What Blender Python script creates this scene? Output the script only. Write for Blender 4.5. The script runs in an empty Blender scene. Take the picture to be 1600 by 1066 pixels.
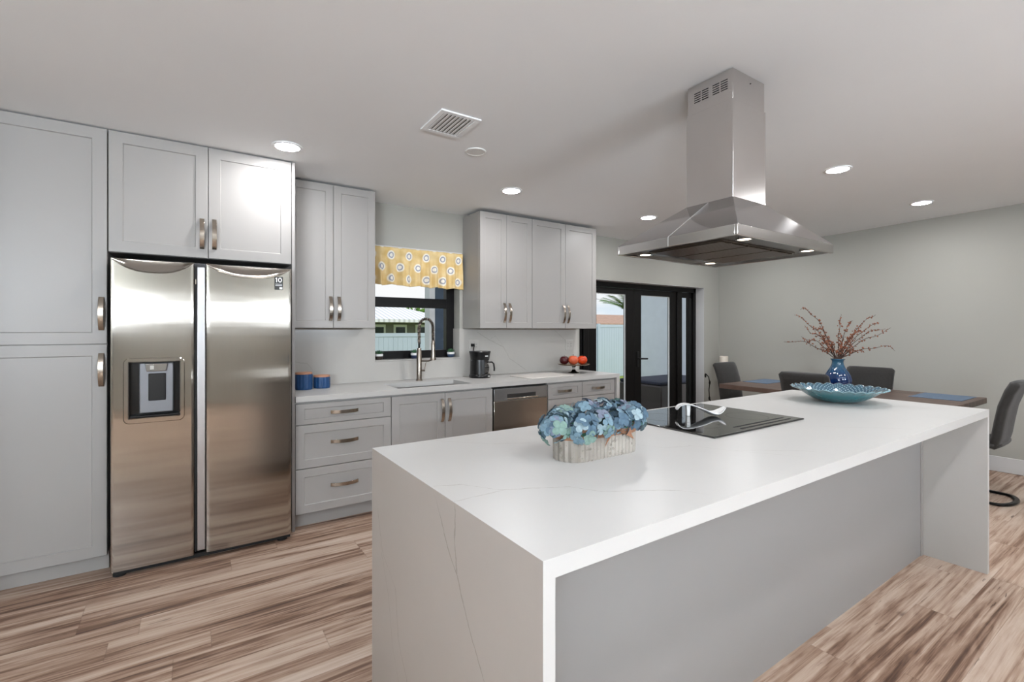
import bpy, bmesh, math, random
from mathutils import Vector, Matrix, noise as mnoise
random.seed(7)
PI = math.pi
SC = bpy.context.scene
COL = SC.collection

# ------------------------------------------------------------------ camera
cam_d = bpy.data.cameras.new('camera')
cam = bpy.data.objects.new('camera', cam_d)
COL.objects.link(cam)
cam_d.sensor_width = 36.0
cam_d.lens = 36.0 * 742.0 / 1600.0
cam_d.shift_y = -17.1 / 1600.0
cam_d.clip_start = 0.05
cam_d.clip_end = 400
cam.location = (0, 0, 1.36)
cam.rotation_euler = (PI / 2, 0, -0.5896)
SC.camera = cam

# ------------------------------------------------------------------ colour management
SC.view_settings.view_transform = 'Standard'
SC.view_settings.look = 'None'
SC.view_settings.gamma = 1.0
SC.view_settings.use_curve_mapping = False
SC.view_settings.exposure = 0.90
SC.cycles.use_denoising = True
SC.cycles.max_bounces = 10
SC.cycles.diffuse_bounces = 6
SC.cycles.glossy_bounces = 6
SC.cycles.transparent_max_bounces = 16
SC.cycles.sample_clamp_indirect = 6.0
SC.cycles.caustics_reflective = False
SC.cycles.caustics_refractive = False

# ------------------------------------------------------------------ light levels
SKY = 0.54
SUN = 1.0
FILL_LIGHT = 270.0
LAMP = 130.0


class NT:
    def __init__(self, tree):
        self.t = tree

    def n(self, typ, **kw):
        nd = self.t.nodes.new(typ)
        for k, v in kw.items():
            setattr(nd, k, v)
        return nd

    def set(self, sock, v):
        if hasattr(v, 'is_linked') or isinstance(v, bpy.types.NodeSocket):
            self.t.links.new(v, sock)
        else:
            sock.default_value = v

    def math(self, op, a, b=None, c=None, clamp=False):
        nd = self.n('ShaderNodeMath', operation=op)
        nd.use_clamp = clamp
        self.set(nd.inputs[0], a)
        if b is not None:
            self.set(nd.inputs[1], b)
        if c is not None:
            self.set(nd.inputs[2], c)
        return nd.outputs[0]

    def mix(self, f, a, b, blend='MIX'):
        nd = self.n('ShaderNodeMix', data_type='RGBA', blend_type=blend)
        self.set(nd.inputs[0], f)
        self.set(nd.inputs[6], a)
        self.set(nd.inputs[7], b)
        return nd.outputs[2]

    def noise(self, vec, scale, detail=3, rough=.5, dist=0.0):
        nd = self.n('ShaderNodeTexNoise')
        self.set(nd.inputs['Vector'], vec)
        nd.inputs['Scale'].default_value = scale
        nd.inputs['Detail'].default_value = detail
        nd.inputs['Roughness'].default_value = rough
        nd.inputs['Distortion'].default_value = dist
        return nd.outputs[0]

    def ramp(self, f, stops, interp='LINEAR'):
        nd = self.n('ShaderNodeValToRGB')
        cr = nd.color_ramp
        cr.interpolation = interp
        while len(cr.elements) < len(stops):
            cr.elements.new(.5)
        for e, (p, c) in zip(cr.elements, stops):
            e.position = p
            e.color = (*c, 1) if len(c) == 3 else c
        self.set(nd.inputs[0], f)
        return nd.outputs[0]

    def xyz(self, vec):
        nd = self.n('ShaderNodeSeparateXYZ')
        self.set(nd.inputs[0], vec)
        return nd.outputs

    def comb(self, x, y, z):
        nd = self.n('ShaderNodeCombineXYZ')
        for s, v in zip(nd.inputs, (x, y, z)):
            self.set(s, v)
        return nd.outputs[0]

    def step(self, v, lo, hi):
        nd = self.n('ShaderNodeMapRange', interpolation_type='SMOOTHSTEP')
        self.set(nd.inputs[0], v)
        nd.inputs[1].default_value = lo
        nd.inputs[2].default_value = hi
        nd.inputs[3].default_value = 0
        nd.inputs[4].default_value = 1
        return nd.outputs[0]


def srgb(r, g, b):
    def f(c):
        c /= 255.0
        return c / 12.92 if c <= .04045 else ((c + .055) / 1.055) ** 2.4
    return (f(r), f(g), f(b), 1.0)


def new_mat(name):
    m = bpy.data.materials.new(name)
    m.use_nodes = True
    nt = NT(m.node_tree)
    b = m.node_tree.nodes['Principled BSDF']
    return m, nt, b


def simple(name, col, rough=.5, metal=0.0, spec=.5, bump=0.0, bscale=60, var=0.0, vscale=8, coat=0.0, trans=0.0, ior=1.45, sheen=0.0):
    m, nt, b = new_mat(name)
    b.inputs['Roughness'].default_value = rough
    b.inputs['Metallic'].default_value = metal
    b.inputs['Specular IOR Level'].default_value = spec
    b.inputs['Coat Weight'].default_value = coat
    b.inputs['Transmission Weight'].default_value = trans
    b.inputs['IOR'].default_value = ior
    b.inputs['Sheen Weight'].default_value = sheen
    tc = nt.n('ShaderNodeTexCoord').outputs['Object']
    n = nt.noise(tc, vscale, 3)
    lo = tuple(c * (1 - var) for c in col[:3])
    hi = tuple(min(1, c * (1 + var)) for c in col[:3])
    c = nt.ramp(n, [(.3, lo), (.7, hi)])
    nt.set(b.inputs['Base Color'], c)
    if bump:
        bp = nt.n('ShaderNodeBump')
        bp.inputs['Strength'].default_value = bump
        bp.inputs['Distance'].default_value = .002
        nt.set(bp.inputs['Height'], nt.noise(tc, bscale, 4))
        nt.set(b.inputs['Normal'], bp.outputs[0])
    return m


def emit(name, col, strength):
    m = bpy.data.materials.new(name)
    m.use_nodes = True
    t = m.node_tree
    t.nodes.clear()
    nt = NT(t)
    e = nt.n('ShaderNodeEmission')
    e.inputs[0].default_value = col
    e.inputs[1].default_value = strength
    o = nt.n('ShaderNodeOutputMaterial')
    t.links.new(e.outputs[0], o.inputs[0])
    return m


def window_glass(name, tint=(.985, .992, .995)):
    m = bpy.data.materials.new(name)
    m.use_nodes = True
    t = m.node_tree
    t.nodes.clear()
    nt = NT(t)
    tr = nt.n('ShaderNodeBsdfTransparent')
    tr.inputs[0].default_value = (*tint, 1)
    gl = nt.n('ShaderNodeBsdfGlossy')
    gl.inputs['Roughness'].default_value = .01
    fr = nt.n('ShaderNodeFresnel')
    fr.inputs[0].default_value = 1.35
    mx = nt.n('ShaderNodeMixShader')
    geo = nt.n('ShaderNodeNewGeometry')
    front = nt.math('SUBTRACT', 1.0, geo.outputs['Backfacing'])
    nt.set(mx.inputs[0], nt.math('MULTIPLY', fr.outputs[0], front))
    t.links.new(tr.outputs[0], mx.inputs[1])
    t.links.new(gl.outputs[0], mx.inputs[2])
    o = nt.n('ShaderNodeOutputMaterial')
    t.links.new(mx.outputs[0], o.inputs[0])
    return m


# ------------------------------------------------------------------ world: pale sky with clouds
w = bpy.data.worlds.new('sky')
SC.world = w
w.use_nodes = True
wt = NT(w.node_tree)
bg = w.node_tree.nodes['Background']
tc = wt.n('ShaderNodeTexCoord').outputs['Generated']
sx = wt.xyz(tc)
cn = wt.noise(wt.comb(sx[0], sx[1], wt.math('MULTIPLY', sx[2], 3.0)), 3.2, 5, .55)
sky = wt.ramp(sx[2], [(0.0, (.80, .88, .95)), (.35, (.52, .70, .95)), (1.0, (.32, .52, .9))])
skyc = wt.mix(wt.step(cn, .40, .58), sky, (1.0, 1.0, 1.0, 1))
wt.set(bg.inputs[0], skyc)
bg.inputs[1].default_value = SKY

sun_d = bpy.data.lights.new('sun', 'SUN')
sun_d.energy = SUN
sun_d.angle = math.radians(3)
sun_d.color = (1.0, .96, .9)
sun = bpy.data.objects.new('sun', sun_d)
COL.objects.link(sun)
sun.location = (0, -10, 20)
sun.rotation_euler = (math.radians(40), 0, math.radians(16))

# upward fill lamps added in made-up window openings behind the camera
BACKY = -3.2
BACKWIN = ((-3.6, -1.6, 1.0), (-1.0, 1.3, 0.0), (1.7, 2.9, .31))  # unseen openings; last value scales the fill lamp added in each
for (x0, x1, f) in BACKWIN:
    if not f:
        continue
    ld = bpy.data.lights.new('added_fill', 'AREA')
    ld.shape = 'RECTANGLE'
    ld.size = x1 - x0
    ld.size_y = .36
    ld.energy = FILL_LIGHT * f
    ld.color = (.82, .91, 1.0)
    lo = bpy.data.objects.new('added_fill', ld)
    COL.objects.link(lo)
    lo.location = ((x0 + x1) / 2, BACKY - .02, 1.70)
    lo.rotation_euler = (PI / 2 + math.radians(60), 0, 0)


# ------------------------------------------------------------------ mesh helper
class MB:
    def __init__(self):
        self.bm = bmesh.new()
        self.mi = 0

    def face(self, vs):
        try:
            f = self.bm.faces.new(vs)
            f.material_index = self.mi
            return f
        except ValueError:
            return None

    def box(self, x0, x1, y0, y1, z0, z1):
        v = [self.bm.verts.new((x, y, z)) for z in (z0, z1) for y in (y0, y1) for x in (x0, x1)]
        for q in ((0, 2, 3, 1), (4, 5, 7, 6), (0, 1, 5, 4), (2, 6, 7, 3), (0, 4, 6, 2), (1, 3, 7, 5)):
            self.face([v[i] for i in q])
        return v

    def hexa(self, pts):
        v = [self.bm.verts.new(p) for p in pts]
        for q in ((0, 2, 3, 1), (4, 5, 7, 6), (0, 1, 5, 4), (2, 6, 7, 3), (0, 4, 6, 2), (1, 3, 7, 5)):
            self.face([v[i] for i in q])

    def quad(self, a, b, c, d):
        self.face([self.bm.verts.new(p) for p in (a, b, c, d)])

    def rings(self, rings, cap0=True, cap1=True, closed=True):
        vs = [[self.bm.verts.new(p) for p in r] for r in rings]
        n = len(vs[0])
        for a, b in zip(vs, vs[1:]):
            for i in range(n if closed else n - 1):
                j = (i + 1) % n
                self.face([a[i], a[j], b[j], b[i]])
        if cap0 and closed:
            self.face(list(reversed(vs[0])))
        if cap1 and closed:
            self.face(vs[-1])
        return vs

    def lathe(self, prof, cx=0, cy=0, seg=32, cap0=True, cap1=True, fn=None):
        rs = []
        for k, (r, z) in enumerate(prof):
            ring = []
            for i in range(seg):
                a = 2 * PI * i / seg
                rr, zz = (r, z) if fn is None else fn(a, r, z, k)
                ring.append((cx + rr * math.cos(a), cy + rr * math.sin(a), zz))
            rs.append(ring)
        self.rings(rs, cap0, cap1)

    def tube(self, pts, r, seg=8, caps=True, flat=None):
        pts = [Vector(p) for p in pts]
        rs = []
        rad = r if isinstance(r, (list, tuple)) else [r] * len(pts)
        up = Vector((0, 0, 1))
        prev = None
        for i, p in enumerate(pts):
            d = (pts[min(i + 1, len(pts) - 1)] - pts[max(i - 1, 0)]).normalized()
            if prev is None:
                a = up if abs(d.z) < .9 else Vector((1, 0, 0))
                s = d.cross(a).normalized()
            else:
                s = (prev - d * prev.dot(d))
                s = s.normalized() if s.length > 1e-6 else d.orthogonal().normalized()
            prev = s
            t = d.cross(s).normalized()
            rs.append([p + (s * math.cos(2 * PI * k / seg) * rad[i] * (flat[0] if flat else 1) + t * math.sin(2 * PI * k / seg) * rad[i] * (flat[1] if flat else 1)) for k in range(seg)])
        self.rings(rs, caps, caps)

    def ribbon(self, pts, wid, thick, wdir):
        """a bent flat bar: pts centre line, wdir the width direction"""
        pts = [Vector(p) for p in pts]
        wd = Vector(wdir).normalized()
        rs = []
        for i, p in enumerate(pts):
            d = (pts[min(i + 1, len(pts) - 1)] - pts[max(i - 1, 0)]).normalized()
            n = d.cross(wd).normalized()
            ww = wid[i] if isinstance(wid, (list, tuple)) else wid
            rs.append([p + wd * ww / 2 + n * thick / 2, p - wd * ww / 2 + n * thick / 2, p - wd * ww / 2 - n * thick / 2, p + wd * ww / 2 - n * thick / 2])
        self.rings(rs)

    def sphere(self, c, r, seg=12, rings=8, sc=(1, 1, 1)):
        rs = []
        for k in range(1, rings):
            t = PI * k / rings
            rs.append([(c[0] + sc[0] * r * math.sin(t) * math.cos(2 * PI * i / seg), c[1] + sc[1] * r * math.sin(t) * math.sin(2 * PI * i / seg), c[2] - sc[2] * r * math.cos(t)) for i in range(seg)])
        vs = self.rings(rs, False, False)
        lo = self.bm.verts.new((c[0], c[1], c[2] - sc[2] * r))
        hi = self.bm.verts.new((c[0], c[1], c[2] + sc[2] * r))
        for i in range(seg):
            j = (i + 1) % seg
            self.face([lo, vs[0][j], vs[0][i]])
            self.face([hi, vs[-1][i], vs[-1][j]])

    def build(self, name, mats, parent=None, bevel=0.0, smooth=False, bseg=2, subsurf=0, weld=False, angle=40, local=False):
        bm = self.bm
        if weld:
            bmesh.ops.remove_doubles(bm, verts=bm.verts, dist=1e-5)
        bmesh.ops.recalc_face_normals(bm, faces=bm.faces)
        org = Vector((0, 0, 0))
        if not local:
            p = parent
            while p is not None:
                org += Vector(p.location)
                p = p.parent
        bmesh.ops.translate(bm, verts=bm.verts, vec=-org)
        me = bpy.data.meshes.new(name)
        bm.to_mesh(me)
        bm.free()
        for m in (mats if isinstance(mats, (list, tuple)) else [mats]):
            me.materials.append(m)
        o = bpy.data.objects.new(name, me)
        COL.objects.link(o)
        o.parent = parent
        if bevel:
            md = o.modifiers.new('bevel', 'BEVEL')
            md.width = bevel
            md.segments = bseg
            md.limit_method = 'ANGLE'
            md.angle_limit = math.radians(35)
        if subsurf:
            md = o.modifiers.new('smooth', 'SUBSURF')
            md.levels = md.render_levels = subsurf
        if smooth or subsurf or bevel:
            for f in me.polygons:
                f.use_smooth = True
            if not subsurf:
                me.set_sharp_from_angle(angle=math.radians(angle))
        return o


def thing(name, label, cat, loc=(0, 0, 0), rz=0, group=None):
    o = bpy.data.objects.new(name, None)
    o.empty_display_size = .05
    COL.objects.link(o)
    o.location = loc
    o.rotation_euler = (0, 0, rz)
    return tag(o, label, cat, group)


def tag(o, label, cat, group=None, kind=None):
    o['label'] = label
    o['category'] = cat
    if group:
        o['group'] = group
    if kind:
        o['kind'] = kind
    return o


def struct(o, label=None, cat=None):
    o['kind'] = 'structure'
    if label:
        o['label'] = label
        o['category'] = cat
    return o


def dup(root, loc, rz=0, label=None):
    def cp(o, par):
        c = o.copy()
        COL.objects.link(c)
        c.parent = par
        for ch in list(o.children):
            cp(ch, c)
        return c
    r = cp(root, None)
    r.location = loc
    r.rotation_euler = (0, 0, rz)
    if label:
        r['label'] = label
    return r


# ------------------------------------------------------------------ materials
M = {}
M['wall'] = simple('wall_paint', srgb(168, 167, 160), .62, spec=.3, bump=.06, bscale=220, var=.012, vscale=1.5)
M['ceiling'] = simple('ceiling_paint', srgb(243, 245, 247), .7, spec=.25, bump=.05, bscale=160, var=.01, vscale=1.2)
M['cab'] = simple('cabinet_lacquer', srgb(157, 154, 151), .36, spec=.4, var=.006, vscale=3)
M['gap'] = simple('dark_gap', srgb(40, 38, 36), .8, var=.05)
M['trimw'] = simple('trim_white', srgb(206, 206, 206), .4, var=.008)
M['panelw'] = simple('island_panel_white', srgb(152, 151, 150), .5, spec=.35, var=.008, vscale=3)
M['nickel'] = simple('brushed_nickel', srgb(176, 166, 154), .22, 1.0, var=.06, vscale=40)
M['black'] = simple('black_frame', srgb(11, 9, 9), .42, var=.08, spec=.3)
M['blackpl'] = simple('black_plastic', srgb(18, 18, 19), .28, var=.06)
M['rubber'] = simple('black_rubber', srgb(14, 14, 14), .7, var=.05)
M['glass'] = window_glass('window_glass')
M['ceramic'] = simple('white_ceramic', srgb(238, 238, 238), .12, var=.006, coat=.5)
M['plate'] = simple('white_switch_plate', srgb(190, 187, 182), .35, var=.006)
M['iron'] = simple('wrought_iron', srgb(34, 33, 30), .5, .6, var=.15, vscale=40)
M['wax'] = simple('ivory_wax', srgb(226, 216, 203), .45, var=.015)
M['lamp'] = emit('lamp_diffuser', (.985, .985, 1.0, 1), LAMP)
M['hoodlamp'] = emit('hood_lamp', (1.0, .84, .66, 1), 9.0)


def steel(name, col, rough=.24, stretch=(2, 2, 160), amount=.10, aniso=.6, bump=.05, tangent=(1.0, 0.0, 0.0)):
    m, nt, b = new_mat(name)
    tc = nt.n('ShaderNodeTexCoord').outputs['Object']
    mp = nt.n('ShaderNodeMapping')
    mp.inputs['Scale'].default_value = stretch
    nt.set(mp.inputs[0], tc)
    n = nt.noise(mp.outputs[0], 6, 4, .6)
    c = nt.ramp(n, [(.25, tuple(v * (1 - amount) for v in col[:3])), (.75, tuple(min(1, v * (1 + amount)) for v in col[:3]))])
    nt.set(b.inputs['Base Color'], c)
    b.inputs['Metallic'].default_value = 1
    nt.set(b.inputs['Roughness'], nt.math('MULTIPLY_ADD', n, .03, rough - .015))
    b.inputs['Anisotropic'].default_value = aniso
    nt.set(b.inputs['Tangent'], nt.comb(*tangent))
    bp = nt.n('ShaderNodeBump')
    bp.inputs['Strength'].default_value = bump
    bp.inputs['Distance'].default_value = .004
    mp2 = nt.n('ShaderNodeMapping')
    mp2.inputs['Scale'].default_value = (.9, .9, 7)
    nt.set(mp2.inputs[0], tc)
    nt.set(bp.inputs['Height'], nt.noise(mp2.outputs[0], 1.6, 2, .4))
    nt.set(b.inputs['Normal'], bp.outputs[0])
    return m


M['steel'] = steel('fridge_steel', srgb(176, 170, 162), .135, (60, 60, 1.5), .03, aniso=.97, bump=.10)
M['steel2'] = steel('hood_steel', srgb(205, 202, 200), .21, (90, 90, 2), .03, aniso=.1, bump=.02)
M['steelp'] = simple('polished_steel', srgb(186, 185, 186), .09, 1.0, var=.02, vscale=5)
M['filter'] = steel('filter_steel', srgb(120, 112, 104), .28, (3, 90, 3), .12, bump=.1)
M['faucet'] = simple('faucet_steel', srgb(150, 140, 130), .25, 1.0, var=.05, vscale=30)
M['sink'] = simple('sink_steel', srgb(150, 147, 143), .3, 1.0, var=.05, vscale=30)


def vein(nt, u, v, pts, width=.003, wob=.012, strength=.75, seed=0.0):
    """thin meandering vein through pts (u increasing) in the slab's own u,v plane"""
    pts = sorted(pts)
    u0, u1 = pts[0][0], pts[-1][0]
    vs = [p[1] for p in pts]
    v0, v1 = min(vs) - .02, max(vs) + .02
    fc = nt.n('ShaderNodeFloatCurve')
    cu = fc.mapping.curves[0]
    q = [((p[0] - u0) / (u1 - u0), (p[1] - v0) / (v1 - v0)) for p in pts]
    cu.points[0].location = q[0]
    cu.points[1].location = q[-1]
    for p in q[1:-1]:
        cu.points.new(*p)
    for p in cu.points:
        p.handle_type = 'VECTOR'
    fc.mapping.update()
    un = nt.math('DIVIDE', nt.math('SUBTRACT', u, u0), u1 - u0)
    nt.set(fc.inputs[1], un)
    fc.inputs[0].default_value = 1
    vv = nt.math('MULTIPLY_ADD', fc.outputs[0], v1 - v0, v0)
    nz = nt.noise(nt.comb(nt.math('ADD', u, seed), v, seed), 22, 4, .6)
    d = nt.math('ABSOLUTE', nt.math('ADD', nt.math('SUBTRACT', v, vv), nt.math('MULTIPLY', nt.math('SUBTRACT', nz, .5), wob * 2)))
    br = nt.noise(nt.comb(u, v, seed + 3), 34, 3, .7)
    wv = nt.math('MULTIPLY', nt.step(br, .25, .65), width)
    m = nt.math('SUBTRACT', 1.0, nt.math('DIVIDE', d, nt.math('ADD', wv, width * .35)), clamp=True)
    inr = nt.math('MULTIPLY', nt.step(un, 0.0, .03), nt.math('SUBTRACT', 1.0, nt.step(un, .9, 1.0)))
    return nt.math('MULTIPLY', nt.math('MULTIPLY', m, inr), strength)


def quartz(name, plane, veins, base=srgb(198, 197, 195), vcol=srgb(140, 132, 122), rough=.34):
    m, nt, b = new_mat(name)
    pos = nt.n('ShaderNodeNewGeometry').outputs['Position']
    s = nt.xyz(pos)
    u, v = {'XY': (s[0], s[1]), 'ZY': (s[2], s[1]), 'XZ': (s[0], s[2])}[plane]
    cl = nt.noise(pos, 2.4, 4, .55, .6)
    c = nt.ramp(cl, [(.3, tuple(x * .965 for x in base[:3])), (.7, base[:3])])
    mask = None
    for i, (pts, wd, st) in enumerate(veins):
        k = vein(nt, u, v, pts, wd, .010, st, i * 7.3)
        mask = k if mask is None else nt.math('MAXIMUM', mask, k)
    if mask is not None:
        c = nt.mix(mask, c, vcol)
    nt.set(b.inputs['Base Color'], c)
    b.inputs['Roughness'].default_value = rough
    b.inputs['Specular IOR Level'].default_value = .32
    return m


M['qtop'] = quartz('quartz_island_top', 'XY', [
    ([(.556, 1.25), (.575, 1.239), (.637, 1.218), (.709, 1.111), (.783, 1.08), (.886, 1.025), (.926, .953), (1.012, .902), (1.116, .838), (1.172, .74)], .003, .6),
    ([(.556, 1.107), (.567, 1.105), (.658, 1.108), (.709, 1.111)], .0026, .5),
    ([(.80, 1.77), (.84, 1.715), (.962, 1.582), (1.034, 1.546), (1.12, 1.50)], .003, .5),
    ([(1.40, 1.30), (1.476, 1.166), (1.586, 1.133), (1.649, .987), (1.713, .907), (1.786, .786)], .0035, .4),
    ([(1.649, 1.0), (1.736, .949), (1.9, .82)], .003, .5),
    ([(2.40, 1.02), (2.488, .942), (2.6, .85), (2.694, .753)], .004, .45),
    ([(2.9, 1.7), (3.1, 1.5), (3.3, 1.1), (3.5, .95)], .004, .3),
])
M['qside_shaded'] = quartz('quartz_waterfall_shaded', 'ZY', [
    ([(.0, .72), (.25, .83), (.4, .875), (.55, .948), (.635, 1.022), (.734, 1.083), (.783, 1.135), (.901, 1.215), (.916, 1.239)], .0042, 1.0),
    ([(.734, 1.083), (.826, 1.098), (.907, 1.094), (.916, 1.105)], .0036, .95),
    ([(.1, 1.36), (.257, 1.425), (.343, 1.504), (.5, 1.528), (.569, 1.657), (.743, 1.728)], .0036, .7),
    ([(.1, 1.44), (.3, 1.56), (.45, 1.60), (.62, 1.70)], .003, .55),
], base=srgb(174, 167, 161))  # same quartz as the top; the darker base stands in for shade
M['qback'] = quartz('quartz_backsplash', 'XZ', [
    ([(2.319, 1.348), (2.47, 1.263), (2.648, 1.184), (2.717, 1.067), (2.955, .921)], .005, .55),
    ([(2.47, 1.263), (2.55, 1.30), (2.62, 1.22), (2.671, 1.126)], .004, .4),
    ([(3.30, 1.37), (3.362, 1.325), (3.497, 1.23), (3.55, 1.15)], .005, .5),
    ([(.60, 1.12), (.668, 1.104), (.76, 1.09), (.81, 1.02)], .004, .5),
], base=srgb(189, 186, 181), rough=.16)
M['qplain'] = quartz('quartz_plain', 'XY', [([(.6, 3.6), (1.2, 3.9), (2.2, 3.55), (3.4, 3.9)], .004, .25)], base=srgb(184, 182, 179))


def floor_mat():
    m, nt, b = new_mat('wood_plank_floor')
    pos = nt.n('ShaderNodeNewGeometry').outputs['Position']
    s = nt.xyz(pos)
    PW, PL = .142, 1.3
    yy = nt.math('DIVIDE', nt.math('ADD', s[1], 20.03), PW)
    row = nt.math('FLOOR', yy)
    fy = nt.math('FRACT', yy)
    wn = nt.n('ShaderNodeTexWhiteNoise', noise_dimensions='1D')
    nt.set(wn.inputs['W'], row)
    xx = nt.math('ADD', nt.math('DIVIDE', nt.math('ADD', s[0], 30), PL), wn.outputs['Value'])
    colm = nt.math('FLOOR', xx)
    fx = nt.math('FRACT', xx)
    wn2 = nt.n('ShaderNodeTexWhiteNoise', noise_dimensions='2D')
    nt.set(wn2.inputs['Vector'], nt.comb(row, colm, 0))
    rnd = wn2.outputs['Value']
    off = nt.math('MULTIPLY', rnd, 37.0)
    # broad light / dark streaks along the plank
    g1 = nt.noise(nt.comb(nt.math('MULTIPLY_ADD', s[0], .6, off), nt.math('MULTIPLY', s[1], 15), off), 1.0, 5, .6, 1.3)
    # fine grain
    g2 = nt.noise(nt.comb(nt.math('MULTIPLY_ADD', s[0], 2.6, off), nt.math('MULTIPLY', s[1], 90), off), 1.0, 5, .65, .3)
    # ring-like figure round knots
    g3 = nt.noise(nt.comb(nt.math('MULTIPLY_ADD', s[0], 2.2, off), nt.math('MULTIPLY', s[1], 12), off), 1.0, 3, .5, 2.2)
    v = nt.math('ADD', nt.math('MULTIPLY', g1, .86), nt.math('MULTIPLY', g2, .34))
    v = nt.math('ADD', v, nt.math('MULTIPLY', g3, .22))
    v = nt.math('ADD', nt.math('SUBTRACT', v, .155), nt.math('MULTIPLY', nt.math('SUBTRACT', rnd, .5), .14))
    c = nt.ramp(v, [(.36, srgb(82, 60, 48)[:3]), (.45, srgb(124, 96, 79)[:3]), (.53, srgb(160, 134, 116)[:3]), (.62, srgb(184, 162, 145)[:3]), (.76, srgb(200, 182, 167)[:3])])
    # dark hairline cracks and knots
    cr = nt.noise(nt.comb(nt.math('MULTIPLY_ADD', s[0], 2.6, off), nt.math('MULTIPLY', s[1], 52), off), 1.0, 3, .6, 1.2)
    c = nt.mix(nt.math('MULTIPLY', nt.step(cr, .68, .72), .75), c, srgb(72, 50, 40))
    kn = nt.noise(nt.comb(nt.math('MULTIPLY_ADD', s[0], 3.6, off), nt.math('MULTIPLY', s[1], 11), off), 1.0, 2, .5, 0)
    c = nt.mix(nt.math('MULTIPLY', nt.step(kn, .69, .76), .8), c, srgb(80, 54, 42))
    # seams
    ey = nt.math('MINIMUM', fy, nt.math('SUBTRACT', 1.0, fy))
    ex = nt.math('MINIMUM', fx, nt.math('SUBTRACT', 1.0, fx))
    sm = nt.math('MAXIMUM', nt.math('SUBTRACT', 1.0, nt.step(ey, .004, .010)), nt.math('SUBTRACT', 1.0, nt.step(ex, .0008, .0018)))
    c = nt.mix(nt.math('MULTIPLY', sm, .3), c, srgb(96, 72, 58))
    nt.set(b.inputs['Base Color'], c)
    nt.set(b.inputs['Roughness'], nt.math('MULTIPLY_ADD', g2, .15, .42))
    b.inputs['Specular IOR Level'].default_value = .35
    bp = nt.n('ShaderNodeBump')
    bp.inputs['Strength'].default_value = .12
    bp.inputs['Distance'].default_value = .002
    nt.set(bp.inputs['Height'], nt.math('SUBTRACT', g2, sm))
    nt.set(b.inputs['Normal'], bp.outputs[0])
    return m


M['floor'] = floor_mat()

# ------------------------------------------------------------------ room shell
LX, RX, KY = -1.01, 6.435, 4.13          # left wall, right wall, kitchen wall inner faces
WT = .22                                  # kitchen wall thickness


def zc(y):
    return 2.483 + .02 * (KY - y)


b = MB()
b.box(-3.9, RX + .2, BACKY - .2, KY + WT, -.12, 0)
struct(b.build('floor', M['floor']), 'wood-look plank floor running along the kitchen wall', 'floor')
b = MB()
y0, y1 = BACKY - .8, KY + .5
b.hexa([(-4.0, y0, zc(y0)), (RX + .3, y0, zc(y0)), (-4.0, y1, zc(y1)), (RX + .3, y1, zc(y1)),
        (-4.0, y0, zc(y0) + .2), (RX + .3, y0, zc(y0) + .2), (-4.0, y1, zc(y1) + .2), (RX + .3, y1, zc(y1) + .2)])
struct(b.build('ceiling', M['ceiling']), 'smooth white painted ceiling', 'ceiling')
b = MB()
b.box(LX - .2, LX, 3.0, KY + WT, 0, 2.68)
b.box(-3.7, LX - .2, 3.0, 3.2, 0, 2.68)
b.box(-3.9, -3.7, BACKY - .2, 3.2, 0, 2.68)
struct(b.build('wall_left', M['wall']), 'off-white wall beside the tall pantry', 'wall')
b = MB()
b.box(RX, RX + .2, BACKY - .2, KY + WT, 0, 2.68)
struct(b.build('wall_right', M['wall']), 'pale grey-beige wall behind the dining table', 'wall')
WX0, WX1, WZ0, WZ1 = 1.312, 2.148, 1.088, 2.06       # window opening
DX0, DX1, DZ1 = 3.70, 6.076, 1.966                   # patio door opening
b = MB()
b.box(LX, WX0, KY, KY + WT, 0, 2.5)
b.box(WX0, WX1, KY, KY + WT, 0, WZ0)
b.box(WX0, WX1, KY, KY + WT, WZ1, 2.5)
b.box(WX1, DX0, KY, KY + WT, 0, 2.5)
b.box(DX0, DX1, KY, KY + WT, DZ1, 2.5)
b.box(DX1, RX, KY, KY + WT, 0, 2.5)
struct(b.build('wall_kitchen', M['wall']), 'off-white wall behind the cabinets and the patio door', 'wall')
b = MB()
edges = [-3.9] + [v for w_ in BACKWIN for v in w_[:2]] + [RX]
wl = [(edges[q], edges[q + 1], 0, 2.68) for q in range(0, len(edges), 2)]
wl += [(x0, x1, 0, 1.52) for x0, x1, f in BACKWIN] + [(x0, x1, 1.88, 2.68) for x0, x1, f in BACKWIN]
for (x0, x1, z0, z1) in wl:
    b.box(x0, x1, BACKY - .2, BACKY, z0, z1)
struct(b.build('wall_back', M['wall']), 'wall behind the viewer with openings added for the light', 'wall')
for q, (x0, x1, f) in enumerate(BACKWIN):
    if f:
        b = MB()
        b.box(x0 - .15, x1 + .15, BACKY, BACKY + .55, 1.46, 1.50)  # unseen shelf added to keep direct fill light off low surfaces
        struct(b.build('trim_%d' % (q + 3), M['trimw'], bevel=.004), 'unseen light shelf added under the back openings to block low light', 'light blocker')
b = MB()
b.box(RX - .016, RX, BACKY, KY, 0, .145)
struct(b.build('baseboard_right', M['trimw'], bevel=.004), 'white baseboard along the dining wall', 'baseboard')
b = MB()
b.box(DX1 + .0, RX - .016, KY - .016, KY, 0, .145)
struct(b.build('baseboard_kitchen', M['trimw'], bevel=.004), 'short white baseboard between patio door and corner', 'baseboard')

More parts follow.
